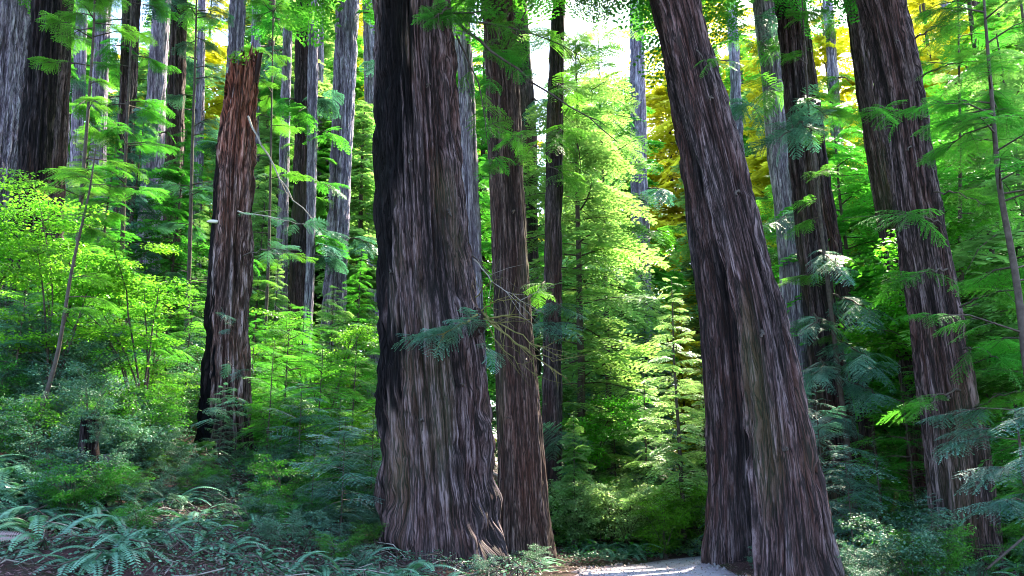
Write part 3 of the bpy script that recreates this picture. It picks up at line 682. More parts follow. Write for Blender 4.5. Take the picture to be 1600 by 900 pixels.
# ---------------------------------------------------------------- far forest
FARC = [conifer_parts(s, 30, bf, rm, B_FAR, pm, sh, droop=.2, leaf='needle', trunk_r=.45, twig='twig') for s, bf, rm, pm, sh in
        ((101, .02, 4.2, 5.5, 'cone'), (102, .06, 3.6, 5, 'column'), (103, .03, 4.6, 5.5, 'oval'))]
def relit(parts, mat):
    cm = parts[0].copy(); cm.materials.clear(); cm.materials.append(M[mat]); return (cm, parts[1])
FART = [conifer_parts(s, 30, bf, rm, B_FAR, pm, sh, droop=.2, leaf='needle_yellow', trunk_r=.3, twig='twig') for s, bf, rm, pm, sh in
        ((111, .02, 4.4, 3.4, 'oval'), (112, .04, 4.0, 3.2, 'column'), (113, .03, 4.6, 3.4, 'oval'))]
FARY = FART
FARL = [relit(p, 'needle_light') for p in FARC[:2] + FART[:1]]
n_far = 0
def far_tree(px, Y, h, kind, s_=None):
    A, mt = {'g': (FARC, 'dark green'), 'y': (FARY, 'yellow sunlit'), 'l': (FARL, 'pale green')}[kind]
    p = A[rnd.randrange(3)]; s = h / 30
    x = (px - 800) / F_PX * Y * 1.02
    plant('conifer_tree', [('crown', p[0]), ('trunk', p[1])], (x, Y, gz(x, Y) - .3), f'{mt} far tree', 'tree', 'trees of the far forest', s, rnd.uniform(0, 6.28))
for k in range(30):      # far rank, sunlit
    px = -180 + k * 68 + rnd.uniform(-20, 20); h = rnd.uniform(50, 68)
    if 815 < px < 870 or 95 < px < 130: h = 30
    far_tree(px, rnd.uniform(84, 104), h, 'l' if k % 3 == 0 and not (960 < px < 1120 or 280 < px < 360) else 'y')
for k in range(26):
    px = -140 + k * 74 + rnd.uniform(-25, 25); h = rnd.uniform(30, 46)
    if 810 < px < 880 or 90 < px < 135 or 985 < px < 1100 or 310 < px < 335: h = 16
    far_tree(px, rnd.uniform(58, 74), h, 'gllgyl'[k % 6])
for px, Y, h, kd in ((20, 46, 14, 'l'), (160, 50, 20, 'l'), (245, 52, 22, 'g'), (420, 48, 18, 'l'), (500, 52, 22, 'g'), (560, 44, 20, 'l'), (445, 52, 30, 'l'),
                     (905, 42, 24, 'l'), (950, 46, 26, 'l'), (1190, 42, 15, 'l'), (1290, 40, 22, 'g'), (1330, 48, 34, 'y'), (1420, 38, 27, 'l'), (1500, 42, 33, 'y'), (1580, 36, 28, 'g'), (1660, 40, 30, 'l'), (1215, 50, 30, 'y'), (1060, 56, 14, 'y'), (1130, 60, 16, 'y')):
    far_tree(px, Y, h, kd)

# ---------------------------------------------------------------- understory conifers, middle distance
MIDC = [conifer_parts(s, 12, .03, rm, B_MID, 10, sh, droop=.15, leaf='needle', trunk_r=.12) for s, rm, sh in ((201, 2.4, 'cone'), (202, 2.0, 'column'), (203, 2.7, 'oval'))]
# redwood crowns added high above the camera's view, widened to shade the foreground
def added_canopy(seed, H=20, Rm=6.0, n=520):
    rng = np.random.default_rng(seed); cr = MB(); dummy = MB()
    for i in range(n):
        f = rng.random() ** .8; z = H * f; rr = Rm * (1 - f) ** .5 * rng.random() ** .6 + .3; a = rng.uniform(0, 6.28)
        place(cr, B_MID[rng.integers(4)], np.array([math.cos(a) * rr * .8, math.sin(a) * rr * .8, z - .12 * rr]), a + rng.normal(0, .5), rng.normal(-.1, .2), rng.uniform(1.2, 2.2), rng.normal(0, .2), rng.normal(0, .1), dummy)
    for i in range(26):
        z = rng.uniform(0, H * .8); a = rng.uniform(0, 6.28); L = Rm * (1 - z / H) ** .5
        V, F = tube([(0, 0, z), (math.cos(a) * L * .5, math.sin(a) * L * .5, z + .1), (math.cos(a) * L, math.sin(a) * L, z - .4)], [.09, .05, .015], 5); cr.add(V, F, 0)
    return cr.mesh('crown', M['needle'])
CANOPY = [added_canopy(71), added_canopy(72)]
for label, (root, base, axis) in REDWOODS.items():
    z0 = 3.2 + .74 * base[1]
    bx = to_px(base)[0]
    if base[1] > 24 and not (420 < bx < 560 and base[1] < 45): continue
    x1, y1, r1 = axis(z0)
    o = obj('crown', CANOPY[rnd.randrange(2)], root); o.location = (x1 - base[0], y1 - base[1], z0 - base[2]); s_ = max(8, 34 - z0) / 20; o.scale = (1.1, 1.1, s_)
    o.rotation_euler = (0, 0, rnd.uniform(0, 6.28))
MIDL = [relit(p, 'needle_light') for p in MIDC]
MIDT = [relit(p, 'needle_teal') for p in MIDC]
def mid_tree(px, Y, h, kind, v, wide=1.0, label=None):
    A, mt = {'g': (MIDC, 'deep green'), 'l': (MIDL, 'light green'), 't': (MIDT, 'bluish green')}[kind]
    p = A[v]; x = (px - 800) / F_PX * Y * 1.02; s = h / 12
    r = plant('young_conifer', [('crown', p[0]), ('trunk', p[1])], (x, Y, gz(x, Y) - .1), f'{mt} young conifer', 'conifer', 'young conifers under the redwoods', s * wide, rnd.uniform(0, 6.28), label, sz=s)
    return r
for a in ((905, 28.5, 19, 'l', 1, 1.0), (948, 35, 23, 'l', 1, .75), (925, 38, 13, 't', 0, .9), (1005, 38, 12, 't', 0, 1), (1110, 36, 7, 'l', 0, 1), (1085, 31, 5, 'l', 2, 1),
          (893, 24, 4, 'l', 2, .8), (1165, 34, 9, 'l', 1, 1),
          (1240, 30, 14, 'g', 1, .9), (1330, 26, 15, 'g', 2, .9), (1400, 30, 17, 'g', 1, 1), (1480, 24, 15, 'g', 2, 1), (1560, 20, 13, 'g', 1, 1), (1620, 17, 12, 'l', 2, 1), (1530, 30, 18, 'l', 2, 1), (1440, 26, 9, 'l', 0, 1), (1365, 28, 8, 'l', 2, 1), (1500, 27, 8, 'l', 0, 1),
          (30, 31, 8, 'l', 0, 1), (110, 34, 10, 'l', 1, 1), (190, 30, 11, 't', 1, .7), (265, 31, 11, 'g', 2, .8), (300, 37, 10, 'l', 0, .8), (430, 31, 7, 'l', 0, .9), (400, 38, 12, 'l', 1, .8),
          (520, 30, 6.5, 'l', 2, 1), (560, 33, 9, 'g', 0, 1), (475, 26, 5.0, 'g', 0, 1.1), (150, 24, 8, 'g', 0, 1), (820, 36, 14, 'g', 1, .8), (745, 40, 18, 'g', 2, .8)):
    mid_tree(*a)
PALE = [conifer_parts(sd_, 9, .02, 2.0, B_MID, 9, 'cone', droop=.05, leaf='needle_pale', trunk_r=.09) for sd_ in (221, 222)]
for k, (px, Y, h, lb) in enumerate(((1052, 24.5, 8.4, 'tallest pale green young conifer with layered boughs beyond the end of the road'), (1000, 27, 6.2, 'smaller pale young conifer just left of the tallest pale one beyond the road'),
                                   (1090, 28.5, 6.5, 'pale young conifer between the tallest pale one and the leaning pair'), (955, 29, 5.0, 'pale young conifer standing among shrubs right of the straight dark redwood'))):
    x = (px - 800) / F_PX * Y * 1.02
    plant('young_conifer', [('crown', PALE[k % 2][0]), ('trunk', PALE[k % 2][1])], (x, Y, gz(x, Y) - .1), '', 'conifer', 'young conifers under the redwoods', h / 9, k * 1.3, lb)

# near saplings with fine needles
FINEC = [conifer_parts(s, 4, .04, rm, B_FINE, 13, sh, droop=.1, leaf=lf, trunk_r=.035) for s, rm, sh, lf in ((301, 1.35, 'cone', 'needle'), (302, 1.2, 'oval', 'needle_teal'), (303, 1.5, 'oval', 'needle'))]
FINET = [relit(p, 'needle_teal') for p in FINEC]
def sapling(px, Y, h, v, kind='g', label=None):
    p = (FINET if kind == 't' else FINEC)[v]; x, y, z = ground_pt(px, Y, .05)
    s = h / 4
    return plant('conifer_sapling', [('crown', p[0]), ('trunk', p[1])], (x, y, z), ('bluish' if kind == 't' or v == 1 else 'green') + ' leafy conifer sapling', 'sapling', 'conifer saplings on the forest floor', s, rnd.uniform(0, 6.28), label)
for a in ((430, 18.5, 3.2, 0, 'g'), (480, 17.3, 2.6, 1, 't'), (540, 17, 2.4, 0, 't'), (590, 16.8, 2.3, 2, 't'), (505, 20, 3.8, 2, 'g'), (560, 21, 4.4, 0, 'g'), (455, 22, 4.6, 2, 'g'), (400, 23, 4.0, 0, 'g'),
          (250, 20, 3.0, 2, 'g'), (200, 23, 4.2, 0, 'g'), (40, 17, 3.2, 2, 't'), (300, 24, 4.5, 0, 'g'), (100, 22, 4.4, 2, 'g'), (10, 21, 4.2, 0, 'g'), (360, 17.6, 1.9, 1, 't'), (600, 24, 5, 0, 'g'),
          (1260, 17, 3.6, 2, 't'), (1300, 15.6, 2.4, 1, 't'), (1345, 18, 3.2, 0, 'g'), (548, 14.6, 2.2, 2, 't'), (505, 14.6, 1.6, 0, 't'), (1400, 19, 5.0, 2, 'g'), (1590, 13.2, 3.0, 0, 'g'), (1560, 17.5, 4.6, 2, 'g'), (1630, 15, 4.8, 2, 'g'), (1230, 22, 5.4, 2, 't'), (1420, 14.6, 1.5, 1, 't'),
          (885, 24.5, 2.6, 0, 'g'), (1120, 23, 3, 0, 't'), (930, 25, 2.2, 2, 'g'), (1000, 24, 1.6, 0, 'g'), (830, 23.5, 1.6, 1, 't')):
    sapling(*a)

# ---------------------------------------------------------------- maples and shrubs
MAPLE = [broad_parts(s, 6, 2.6, 6, None, .095, 8, 'maple', flat=.16, r0=.045, cl_r=.56, start=.35, cln=105, wid=.75) for s in (401, 402)]
def maple(px, Y, s, v, label, rz=0.0):
    x, y, z = ground_pt(px, Y)
    return plant('maple_tree', [('foliage', MAPLE[v][0]), ('stem', MAPLE[v][1])], (x, y, z), '', 'maple', 'maples in the understory', s, rz, label)
maple(95, 17.5, .84, 0, 'bright green maple with thin bent stems at the left, nearest the burnt redwood', .4)
maple(238, 19, .80, 1, 'bright green maple close on the left of the broken snag', 2.0)
maple(-40, 18, .85, 1, 'bright green maple reaching in from the left edge', 4.0)
maple(170, 23.5, .8, 0, 'bright green maple standing uphill behind the other maples', 3.0)
maple(520, 27, .95, 1, 'bright green maple on the slope between the snag and the giant redwood', 1.0)
maple(1500, 21, 1.5, 0, 'tall green maple spreading right of the tall striped redwood', 2.6)
maple(1640, 18, 1.35, 1, 'green maple reaching in from the right edge', .6)
maple(905, 28.5, .9, 1, 'bright green maple low behind the straight dark redwood', 3.3)
SHR = [broad_parts(s, 1.5, sp, ns, None, .05, 9, 'shrub', flat=.3, r0=.012, cl_r=.17, start=.12, cln=34, wid=.6, arch=ar) for s, sp, ns, ar in ((501, 1.0, 9, .5), (502, .8, 7, .2), (503, 1.15, 10, .8))]
SHT = [relit(p, 'shrub_teal') for p in SHR]
SHM = [relit(p, 'maple') for p in SHR]
SHP = [relit(p, 'needle_pale') for p in SHR]
def shrub(px, Y, s, kind='g'):
    A, mt = {'g': (SHR, 'green leafy'), 't': (SHT, 'bluish waxy'), 'm': (SHM, 'bright green'), 'p': (SHP, 'pale green')}[kind]
    p = A[rnd.randrange(3)]; x, y, z = ground_pt(px, Y)
    if 285 < px < 415 and Y < 19.8: s *= .45
    if 1425 < px < 1570 and Y < 15.5: s *= .55
    if kind == 'm' and Y < 20: kind = 'g'; A, mt = SHR, 'green leafy'; p = A[rnd.randrange(3)]
    if road_mask(x, y) > .7: return
    plant('shrub', [('foliage', p[0]), ('stem', p[1])], (x, y, z), f'{mt} shrub', 'shrub', 'shrubs on the forest floor', s, rnd.uniform(0, 6.28))
for k in range(46):
    Y = rnd.uniform(18, 34); shrub(rnd.uniform(-60, 600), Y, rnd.uniform(.8, 1.7) * (1 + (Y - 18) / 40), rnd.choice('ggmmt' if Y > 22 else 'gttmg'))
for k in range(34): shrub(rnd.uniform(230, 600), rnd.uniform(15, 19), rnd.uniform(.5, .95), rnd.choice('ttgm'))
for k in range(22): shrub(rnd.uniform(-20, 330), rnd.uniform(15, 19), rnd.uniform(.6, 1.2), rnd.choice('ttg'))
for k in range(22): shrub(rnd.uniform(870, 1180), rnd.uniform(23.5, 36), rnd.uniform(.8, 1.5), rnd.choice('pmtp'))
for k in range(20): shrub(rnd.uniform(885, 1150), rnd.uniform(22, 29), rnd.uniform(.9, 1.5), rnd.choice('pmp'))
for k in range(34):
    Y = rnd.uniform(11.5, 24); shrub(rnd.uniform(1300, 1640), Y, rnd.uniform(.45, .8) * (1 + (Y - 11) / 14), rnd.choice('ttggg' if Y < 17 else 'ggmm'))
for px, Y, s in ((1270, 13.5, .5), (1310, 12.2, .55), (1340, 12.6, .5), (1380, 12.9, .55), (1440, 12.3, .5), (1590, 12, .6), (1190, 15.4, .35), (1165, 16, .3)): shrub(px, Y, s, 't')

# ---------------------------------------------------------------- ferns
def fern(px, Y, s, near=False, dead=False):
    x, y, z = ground_pt(px, Y, .04)
    if road_mask(x, y) > .6: return
    if near:
        r = thing('sword_fern', (x, y, z), None, 'fern', 'ferns on the forest floor', rnd.uniform(0, 6.28), (s, s, s))
        for i in range(13):
            o = obj('frond', FROND_ME[rnd.randrange(4)], r); q = rnd.uniform(.7, 1.1); o.scale = (q, q, q)
            o.rotation_euler = (0, -rnd.gauss(.12, .2), i * 2.399 + rnd.gauss(0, .25))
        batch(r, 'large near sword fern', 'fern', 'ferns on the forest floor')
    else:
        plant('sword_fern', [('foliage', FERN[rnd.randrange(3)])], (x, y, z), 'small sword fern' if s < .8 else 'sword fern', 'fern', 'ferns on the forest floor', s, rnd.uniform(0, 6.28))
for px, Y, s in ((30, 13.2, 1.25), (75, 12.4, 1.15), (-15, 12.0, 1.2), (185, 13.2, 1.1), (215, 10.4, 1.0), (120, 10.9, .95), (60, 10.6, .9), (340, 12.0, .85), (640, 12.2, 1.0), (580, 13.0, .9), (700, 11.8, .8),
                 (830, 17.3, .95), (800, 16.4, .8), (1560, 11.6, 1.1), (1490, 11.2, 1.0), (1590, 10.8, .9), (1420, 11.0, .8)): fern(px, Y, s, True)
for px, Y, s in ((-12, 13.6, 1.45), (52, 13.9, 1.45), (98, 13.2, 1.3), (178, 13.6, 1.35), (205, 12.6, 1.15), (25, 12.7, 1.35), (660, 11.4, .8), (615, 11.6, .95), (1215, 10.6, .5), (1290, 10.8, .5), (20, 11.3, 1.0), (100, 11.8, 1.1), (240, 11.0, .9), (270, 12.0, .8), (150, 12.3, 1.0), (-30, 10.8, 1.1), (10, 14.2, 1.2), (95, 13.8, 1.1), (175, 10.2, .9), (430, 11.6, .7), (520, 11.9, .8), (1530, 12.6, 1.0), (1610, 12.2, 1.1), (1380, 11.4, .8), (1340, 11.0, .6), (1460, 10.6, .9), (1545, 10.4, 1.0), (1620, 11.0, 1.0)): fern(px, Y, s, True)
for k in range(40): fern(rnd.triangular(-20, 560, 60), rnd.uniform(13, 19), rnd.uniform(.6, 1.05))
for k in range(24): fern(rnd.uniform(880, 1190), rnd.uniform(21, 25), rnd.uniform(.7, 1.2))
for k in range(9): fern(rnd.uniform(790, 875), rnd.uniform(15.5, 20), rnd.uniform(.4, .8))
for k in range(12): fern(rnd.uniform(1330, 1640), rnd.uniform(11.5, 19), rnd.uniform(.6, 1.0))

# ---------------------------------------------------------------- branches on the trunks
def curve(P, k=12):
    P = np.asarray(P, float); t = np.linspace(0, len(P) - 1, k)
    idx = np.arange(len(P)); lin = np.stack([np.interp(t, idx, P[:, c]) for c in range(3)], -1)
    for _ in range(2): lin[1:-1] = (lin[:-2] + 2 * lin[1:-1] + lin[2:]) / 4
    return lin
def branch(root, base, pts, r0, mat='twig', sprays=(), leaf='needle', tmpl=B_FINE, seed=0, side=3, name='branch', r1=.25):
    """pts: (px, py, Y). sprays: (t along branch, azimuth deg, pitch deg, length)"""
    rng = np.random.default_rng(seed + 900)
    W = curve([pt(*p) for p in pts]); W[1:-1] += rng.normal(0, .02, (len(W) - 2, 3))
    P = rel(W, base); mb = MB(); V, F = tube(P, np.linspace(r0, r0 * r1, len(P)), 7); mb.add(V, F)
    for s in range(side):
        i = rng.integers(2, len(P) - 1); L = rng.uniform(.25, .7); d = P[i] - P[i - 1]; d /= np.linalg.norm(d)
        e = P[i] + (d * .7 + rng.normal(0, .5, 3)) * L; m_ = (P[i] + e) / 2 + rng.normal(0, .04, 3)
        V, F = tube([P[i], m_, e], [r0 * .4, r0 * .25, r0 * .08], 4); mb.add(V, F)
    o = obj(name, mb.mesh(name, M[mat], True), root)
    if sprays:
        f = MB(); w2 = MB()
        for (t_, az, pi_, L) in sprays:
            p = np.array([np.interp(t_ * (len(P) - 1), np.arange(len(P)), P[:, c]) for c in range(3)])
            place(f, tmpl[rng.integers(len(tmpl))], p, R(az), R(pi_), L, rng.normal(0, .25), rng.normal(0, .12), w2)
        obj('foliage', f.mesh('foliage', M[leaf]), o)
    return o
rg = np.random.default_rng(77)
def rs(n, t0, t1, az, azs, L0, L1, pi=-5):
    return [(rg.uniform(t0, t1), rg.normal(az, azs), rg.normal(pi, 14), rg.uniform(L0, L1)) for _ in range(n)]
# giant redwood: long bare upper bough with green sprays, teal tuft at the burl, mossy dead limbs
branch(T1, T1b, [(712, 32, 14.9), (760, 75, 14.6), (820, 120, 14.4), (900, 170, 14.2), (965, 222, 14.0)], .035, sprays=rs(18, .25, 1, -20, 60, .35, .65), seed=1)
branch(T1, T1b, [(712, 30, 15), (770, 38, 15), (840, 52, 15.2), (920, 95, 15.4)], .03, sprays=rs(20, .2, 1, 0, 70, .35, .7), seed=2)
branch(T1, T1b, [(713, 55, 15), (740, 110, 15), (757, 170, 15.1), (766, 260, 15.2)], .022, sprays=rs(6, .2, 1, 0, 90, .35, .7), seed=3)
branch(T1, T1b, [(706, 12, 14.6), (690, 18, 14.0), (672, 30, 13.7)], .02, sprays=rs(16, .0, 1, 180, 80, .3, .55), seed=4)
branch(T1, T1b, [(708, 20, 14.5), (735, 20, 14.0), (770, 12, 13.8)], .02, sprays=rs(18, .0, 1, 0, 80, .3, .6), seed=5)
branch(T1, T1b, [(745, 492, 14.1), (735, 500, 13.8), (715, 512, 13.6), (690, 520, 13.5), (655, 530, 13.5)], .025, 'moss_twig', sprays=rs(30, .2, 1, 200, 55, .3, .75, -8), leaf='needle_teal', seed=6)
branch(T1, T1b, [(748, 515, 14.1), (758, 540, 13.8), (772, 556, 13.7)], .014, sprays=rs(4, .4, 1, -40, 40, .25, .45, -15), leaf='needle_teal', seed=7)
branch(T1, T1b, [(750, 488, 14.4), (765, 498, 14.0), (800, 492, 13.8), (832, 498, 13.8)], .028, 'moss_twig', seed=8, side=5)
branch(T1, T1b, [(760, 496, 14.1), (790, 522, 13.8), (830, 556, 13.7), (885, 590, 13.6)], .024, 'moss_twig', seed=9, side=6, r1=.12)
branch(T1, T1b, [(768, 500, 14.1), (805, 540, 14.0), (850, 558, 14.2), (880, 566, 14.2)], .018, 'moss_twig', seed=10, side=5, r1=.12)
branch(T1, T1b, [(738, 400, 15), (760, 425, 14.8), (800, 440, 14.8), (840, 470, 14.8)], .014, 'twig', seed=11, side=5, r1=.1)
branch(T1, T1b, [(742, 465, 14.6), (765, 440, 14.3), (788, 432, 14.2)], .012, 'moss_twig', seed=12, side=4, r1=.1)
for rt, bs, ax_, Yc, pts_ in ((T1, T1b, T1ax, 15, ((640, 250), (700, 330), (610, 420), (668, 130), (720, 600), (655, 655))), (LF, LFb, LFax, 12.6, ((1150, 300), (1190, 520), (1110, 150), (1225, 700))), (R4, R4b, R4ax, 15.5, ((1420, 230), (1480, 620), (1400, 60))), (T2, T2b, T2ax, 20, ((800, 330), (820, 560), (795, 650)))):
    for k, (px, py) in enumerate(pts_):
        p = pt(px, py, Yc); cx_, cy_, r_ = ax_(p[2]); dx = p[0] - cx_; Ys = Yc - math.sqrt(max(.01, r_ ** 2 - dx ** 2)) + .06
        branch(rt, bs, [(px, py, Ys + .1), (px + 3, py + 2, Ys - .12), (px + rnd.uniform(-6, 8), py + rnd.uniform(0, 7), Ys - rnd.uniform(.2, .5))], rnd.uniform(.018, .035), 'twig', seed=300 + k, side=0, name='dead_stub', r1=.4)
rb = np.random.default_rng(5)
for kk, (lb_, (rt, bs, ax_)) in enumerate(list(REDWOODS.items())):
    if bs[1] < 28: continue
    Yc = bs[1]; s_ = Yc / 30
    for j in range(5 if Yc < 42 else 4):
        py = rb.uniform(-10, 420); p = pt(0, py, Yc); cx_, cy_, r_ = ax_(p[2]); px = 800 + (cx_) / (p[1]) * F_PX * .985; px = to_px((cx_, Yc, p[2]))[0]
        sg = 1 if rb.random() < .5 else -1; w = r_ / Yc * F_PX * .8; L_b = rb.uniform(14, 36)
        branch(rt, bs, [(px + sg * w, py, Yc), (px + sg * (w + L_b * .5), py - rb.uniform(-3, 5), Yc - .8 * s_), (px + sg * (w + L_b), py + rb.uniform(0, 10), Yc - 1.3 * s_)], .04 * s_, sprays=rs(7, .15, 1, 0 if sg > 0 else 180, 80, .6 * s_, 1.2 * s_, -18), leaf=('needle', 'needle_teal', 'needle')[j % 3], tmpl=B_MID, seed=500 + kk * 7 + j, side=0)
branch(T1, T1b, [(756, 498, 14.1), (785, 506, 13.7), (822, 530, 13.5), (872, 556, 13.4), (902, 560, 13.4)], .017, 'moss_twig', seed=211, side=12, r1=.1)
branch(T1, T1b, [(752, 486, 14.2), (772, 468, 13.9), (812, 470, 13.7), (858, 486, 13.6)], .014, 'moss_twig', seed=212, side=12, r1=.1)
branch(T1, T1b, [(740, 405, 14.8), (766, 436, 14.4), (802, 464, 14.1), (856, 492, 14)], .015, 'pale_twig', seed=213, side=12, r1=.1)
branch(T1, T1b, [(760, 505, 14.1), (784, 548, 13.8), (810, 566, 13.7), (846, 600, 13.6)], .012, 'moss_twig', seed=214, side=10, r1=.1)
# burl that carries the limbs
V, F = tube([(0, 0, -.28), (.02, 0, -.2), (.05, 0, -.05), (.05, 0, .08), (.02, 0, .2), (0, 0, .28)], [.02, .10, .15, .14, .09, .02], 14)
V = V + (vnoise(V[:, 0] * 12, V[:, 2] * 12, 4)[:, None] - .5) * .08
bu = obj('burl', new_mesh('burl', V, F, M['bark_dark'], {'ridge': np.full(len(V), .5), 'bark_co': V}, True), T1); bu.location = tuple(pt(744, 502, 14.35) - T1b)
# reddish brown redwood: green epicormic sprays up its left face
for k, (px, py) in enumerate(((764, 120), (768, 190), (772, 240), (800, 210), (770, 60), (790, 20), (812, 60), (830, 225), (845, 440))):
    branch(T2, T2b, [(px + 6, py, 19.3), (px, py + 6, 18.8), (px - 6, py + 16, 18.5)], .02, sprays=rs(11, .1, 1, 270, 100, .3, .62, -20), leaf='needle', seed=20 + k, side=1)
for k, (px, py) in enumerate(((866, 130), (872, 200), (858, 260), (870, 60), (862, 470), (858, 500), (862, 670))):
    branch(T3, T3b, [(px, py, 25.7), (px + 10, py + 4, 25), (px + 22 - 40 * (k % 2), py + 14, 24.4)], .03, sprays=rs(8, .1, 1, -60, 80, .7, 1.4, -18), leaf='needle' if k < 4 else 'needle_teal', seed=40 + k, side=1)
# snag: pale dead limb hooking right, teal sprays around
branch(snag, sb_, [(388, 182, 19.6), (402, 215, 19), (425, 248, 18.8), (440, 290, 18.6), (470, 325, 18.5), (498, 350, 18.4)], .03, 'pale_twig', seed=60, side=3, r1=.3)
branch(snag, sb_, [(372, 330, 19.4), (400, 335, 18.5), (450, 345, 18), (480, 352, 17.8)], .022, 'pale_twig', sprays=rs(9, .3, 1, -10, 50, .35, .7), leaf='needle_teal', seed=61)
branch(snag, sb_, [(380, 400, 19.4), (420, 388, 18.4), (468, 392, 18.2)], .02, 'twig', sprays=rs(8, .3, 1, 0, 50, .35, .7), leaf='needle_teal', seed=62)
branch(snag, sb_, [(352, 560, 19.5), (360, 570, 18.8), (380, 585, 18.5)], .014, 'twig', sprays=rs(8, .2, 1, 250, 60, .25, .5), leaf='needle_teal', seed=63)
branch(snag, sb_, [(345, 480, 19.5), (350, 500, 18.9), (370, 520, 18.6)], .014, 'twig', sprays=rs(6, .2, 1, 280, 60, .25, .5), leaf='needle_teal', seed=64)
branch(snag, sb_, [(362, 620, 19.5), (372, 626, 18.9), (388, 640, 18.6)], .014, 'twig', sprays=rs(6, .2, 1, 280, 60, .25, .5), leaf='needle_teal', seed=65)
# two far left trunks carry small tufts
# dark brown redwood: hanging bluish boughs
for k, (px, py, az) in enumerate(((1290, 400, 0), (1335, 470, 0), (1280, 500, 180), (1330, 540, 0), (1290, 570, 180), (1345, 600, 20), (1310, 650, 180), (1240, 200, 180), (1250, 190, 0), (1262, 160, 0), (1345, 560, 0))):
    branch(R2, R2b, [(min(px, 1310) - 8, py - 10, 20.6), (px, py, 19.4), (px + (24 if az < 90 else -24), py + 16, 18.2)], .03, sprays=rs(18, .1, 1, 270, 90, .4, .85, -22), leaf='needle_teal', tmpl=B_FINE, seed=80 + k, side=1)
for k, (px, py) in enumerate(((1180, 20), (1215, 60), (1230, 10), (1200, 130), (1225, 330), (1190, 60))):
    branch(R1, R1b, [(px + 8, py, 25.4), (px, py + 8, 24.4), (px - 12 + 24 * (k % 2), py + 18, 23.6)], .03, sprays=rs(10, .2, 1, 270, 80, .8, 1.4, -18), leaf='needle' if k % 2 else 'needle_teal', seed=100 + k, side=1)
# leaning tree: small moss/leaf tuft high on its edge
branch(LF, LFb, [(1088, 78, 12.2), (1100, 92, 11.9), (1112, 96, 11.8)], .012, sprays=rs(5, .2, 1, 270, 80, .2, .4), seed=120, side=1)
# tall right redwood: long horizontal green sprays from its trunk
for k, (p0, p1, Y1) in enumerate((((1450, 185), (1345, 172), 13.8), ((1460, 300), (1540, 320), 14), ((1480, 420), (1405, 440), 13.6), ((1500, 480), (1590, 452), 13.4), ((1500, 610), (1440, 640), 13.4),
                                  ((1520, 640), (1600, 610), 12.6), ((1440, 120), (1520, 95), 14.2), ((1460, 240), (1560, 215), 13.8), ((1505, 545), (1560, 560), 13.2), ((1430, 60), (1480, 40), 14), ((1470, 350), (1400, 335), 13.8))):
    branch(R4, R4b, [(p0[0], p0[1], 15), ((p0[0] + p1[0]) / 2, (p0[1] + p1[1]) / 2 - 8, (15 + Y1) / 2), (p1[0], p1[1], Y1)], .022, sprays=rs(12, .3, 1, 0 if p1[0] > p0[0] else 180, 55, .4, .85, -8), leaf='needle', seed=130 + k, side=2)

# thin understory hemlocks on the right with layered boughs
def slim_tree(pts, r0, sprays_n, L, leaf, label, seed, cat='hemlock', az_front=270):
    base = np.array(ground_pt(pts[0][0], pts[0][2]), float)
    root = thing('hemlock_tree', base, label, cat)
    P = curve([tuple(base)] + [tuple(pt(*p)) for p in pts[1:]], 26)
    mb = MB(); V, F = tube(rel(P, base), np.linspace(r0, r0 * .2, len(P)), 9); mb.add(V, F); obj('trunk', mb.mesh('trunk', M['twig'], True), root)
    rng = np.random.default_rng(seed)
    nb = sprays_n
    f = MB(); w = MB()
    for i in range(nb):
        q = rng.uniform(.22, 1) * (len(P) - 1); p = np.array([np.interp(q, np.arange(len(P)), P[:, c]) for c in range(3)]) - base
        az = rng.uniform(0, 2 * math.pi); LL = L * rng.uniform(.6, 1.15) * (1.1 - .6 * q / len(P))
        d = np.array([math.cos(az), math.sin(az), rng.normal(.06, .12)])
        B = np.array([p, p + d * LL * .5 + [0, 0, .05 * LL], p + d * LL + [0, 0, -.06 * LL]])
        V, F = tube(B, [r0 * .25, r0 * .16, r0 * .05], 5); w.add(V, F)
        for j in range(int(5 + LL * 5)):
            s = rng.uniform(.25, 1.0); b = B[0] * (1 - s) + B[2] * s + [0, 0, .12 * LL * s * (1 - s) * 2]
            place(f, B_FINE[rng.integers(4)], b, az + rng.choice([-1, 1]) * rng.uniform(.1, 1.0), rng.normal(-.08, .1), rng.uniform(.4, .75) * (1.2 - .5 * s), rng.normal(0, .12), rng.normal(0, .12), w)
    obj('crown', f.mesh('crown', M[leaf]), root); obj('branch_foliage', w.mesh('branch_foliage', M['twig']), root)
    return root
slim_tree([(1640, 0, 12.5), (1610, 640, 12.5), (1590, 440, 12.5), (1560, 290, 12.6), (1552, 180, 12.7), (1540, 40, 12.8), (1532, -80, 13)], .075, 26, 1.7, 'needle', 'slim dark stemmed hemlock with layered green boughs near the right edge', 5)
slim_tree([(1620, 0, 10.6), (1600, 760, 10.6), (1592, 680, 10.6), (1585, 640, 10.6)], .03, 12, 1.4, 'needle_teal', 'low bluish hemlock spreading flat boughs in front of the tall right redwood', 6)
slim_tree([(1310, 0, 19.5), (1300, 500, 19.5), (1280, 330, 19.5), (1262, 160, 19.5), (1250, -60, 19.6)], .07, 15, 1.3, 'needle', 'thin dark sapling trunk right of the dark brown redwood', 7)
slim_tree([(70, 0, 15), (90, 560, 15), (112, 420, 15), (140, 300, 15.1), (150, 230, 15.2)], .05, 8, 1.0, 'needle', 'thin dark stemmed hemlock among the maples at the left', 8)
slim_tree([(128, 0, 22), (118, 420, 22), (132, 250, 22), (146, 60, 22), (150, -60, 22)], .09, 26, 1.9, 'needle', 'tall thin hemlock standing against the bright sky gap', 9)
slim_tree([(196, 0, 24), (190, 420, 24), (196, 240, 24), (204, 90, 24), (206, -60, 24)], .09, 24, 1.9, 'needle', 'tall thin hemlock in front of the grey brown trunk', 10)
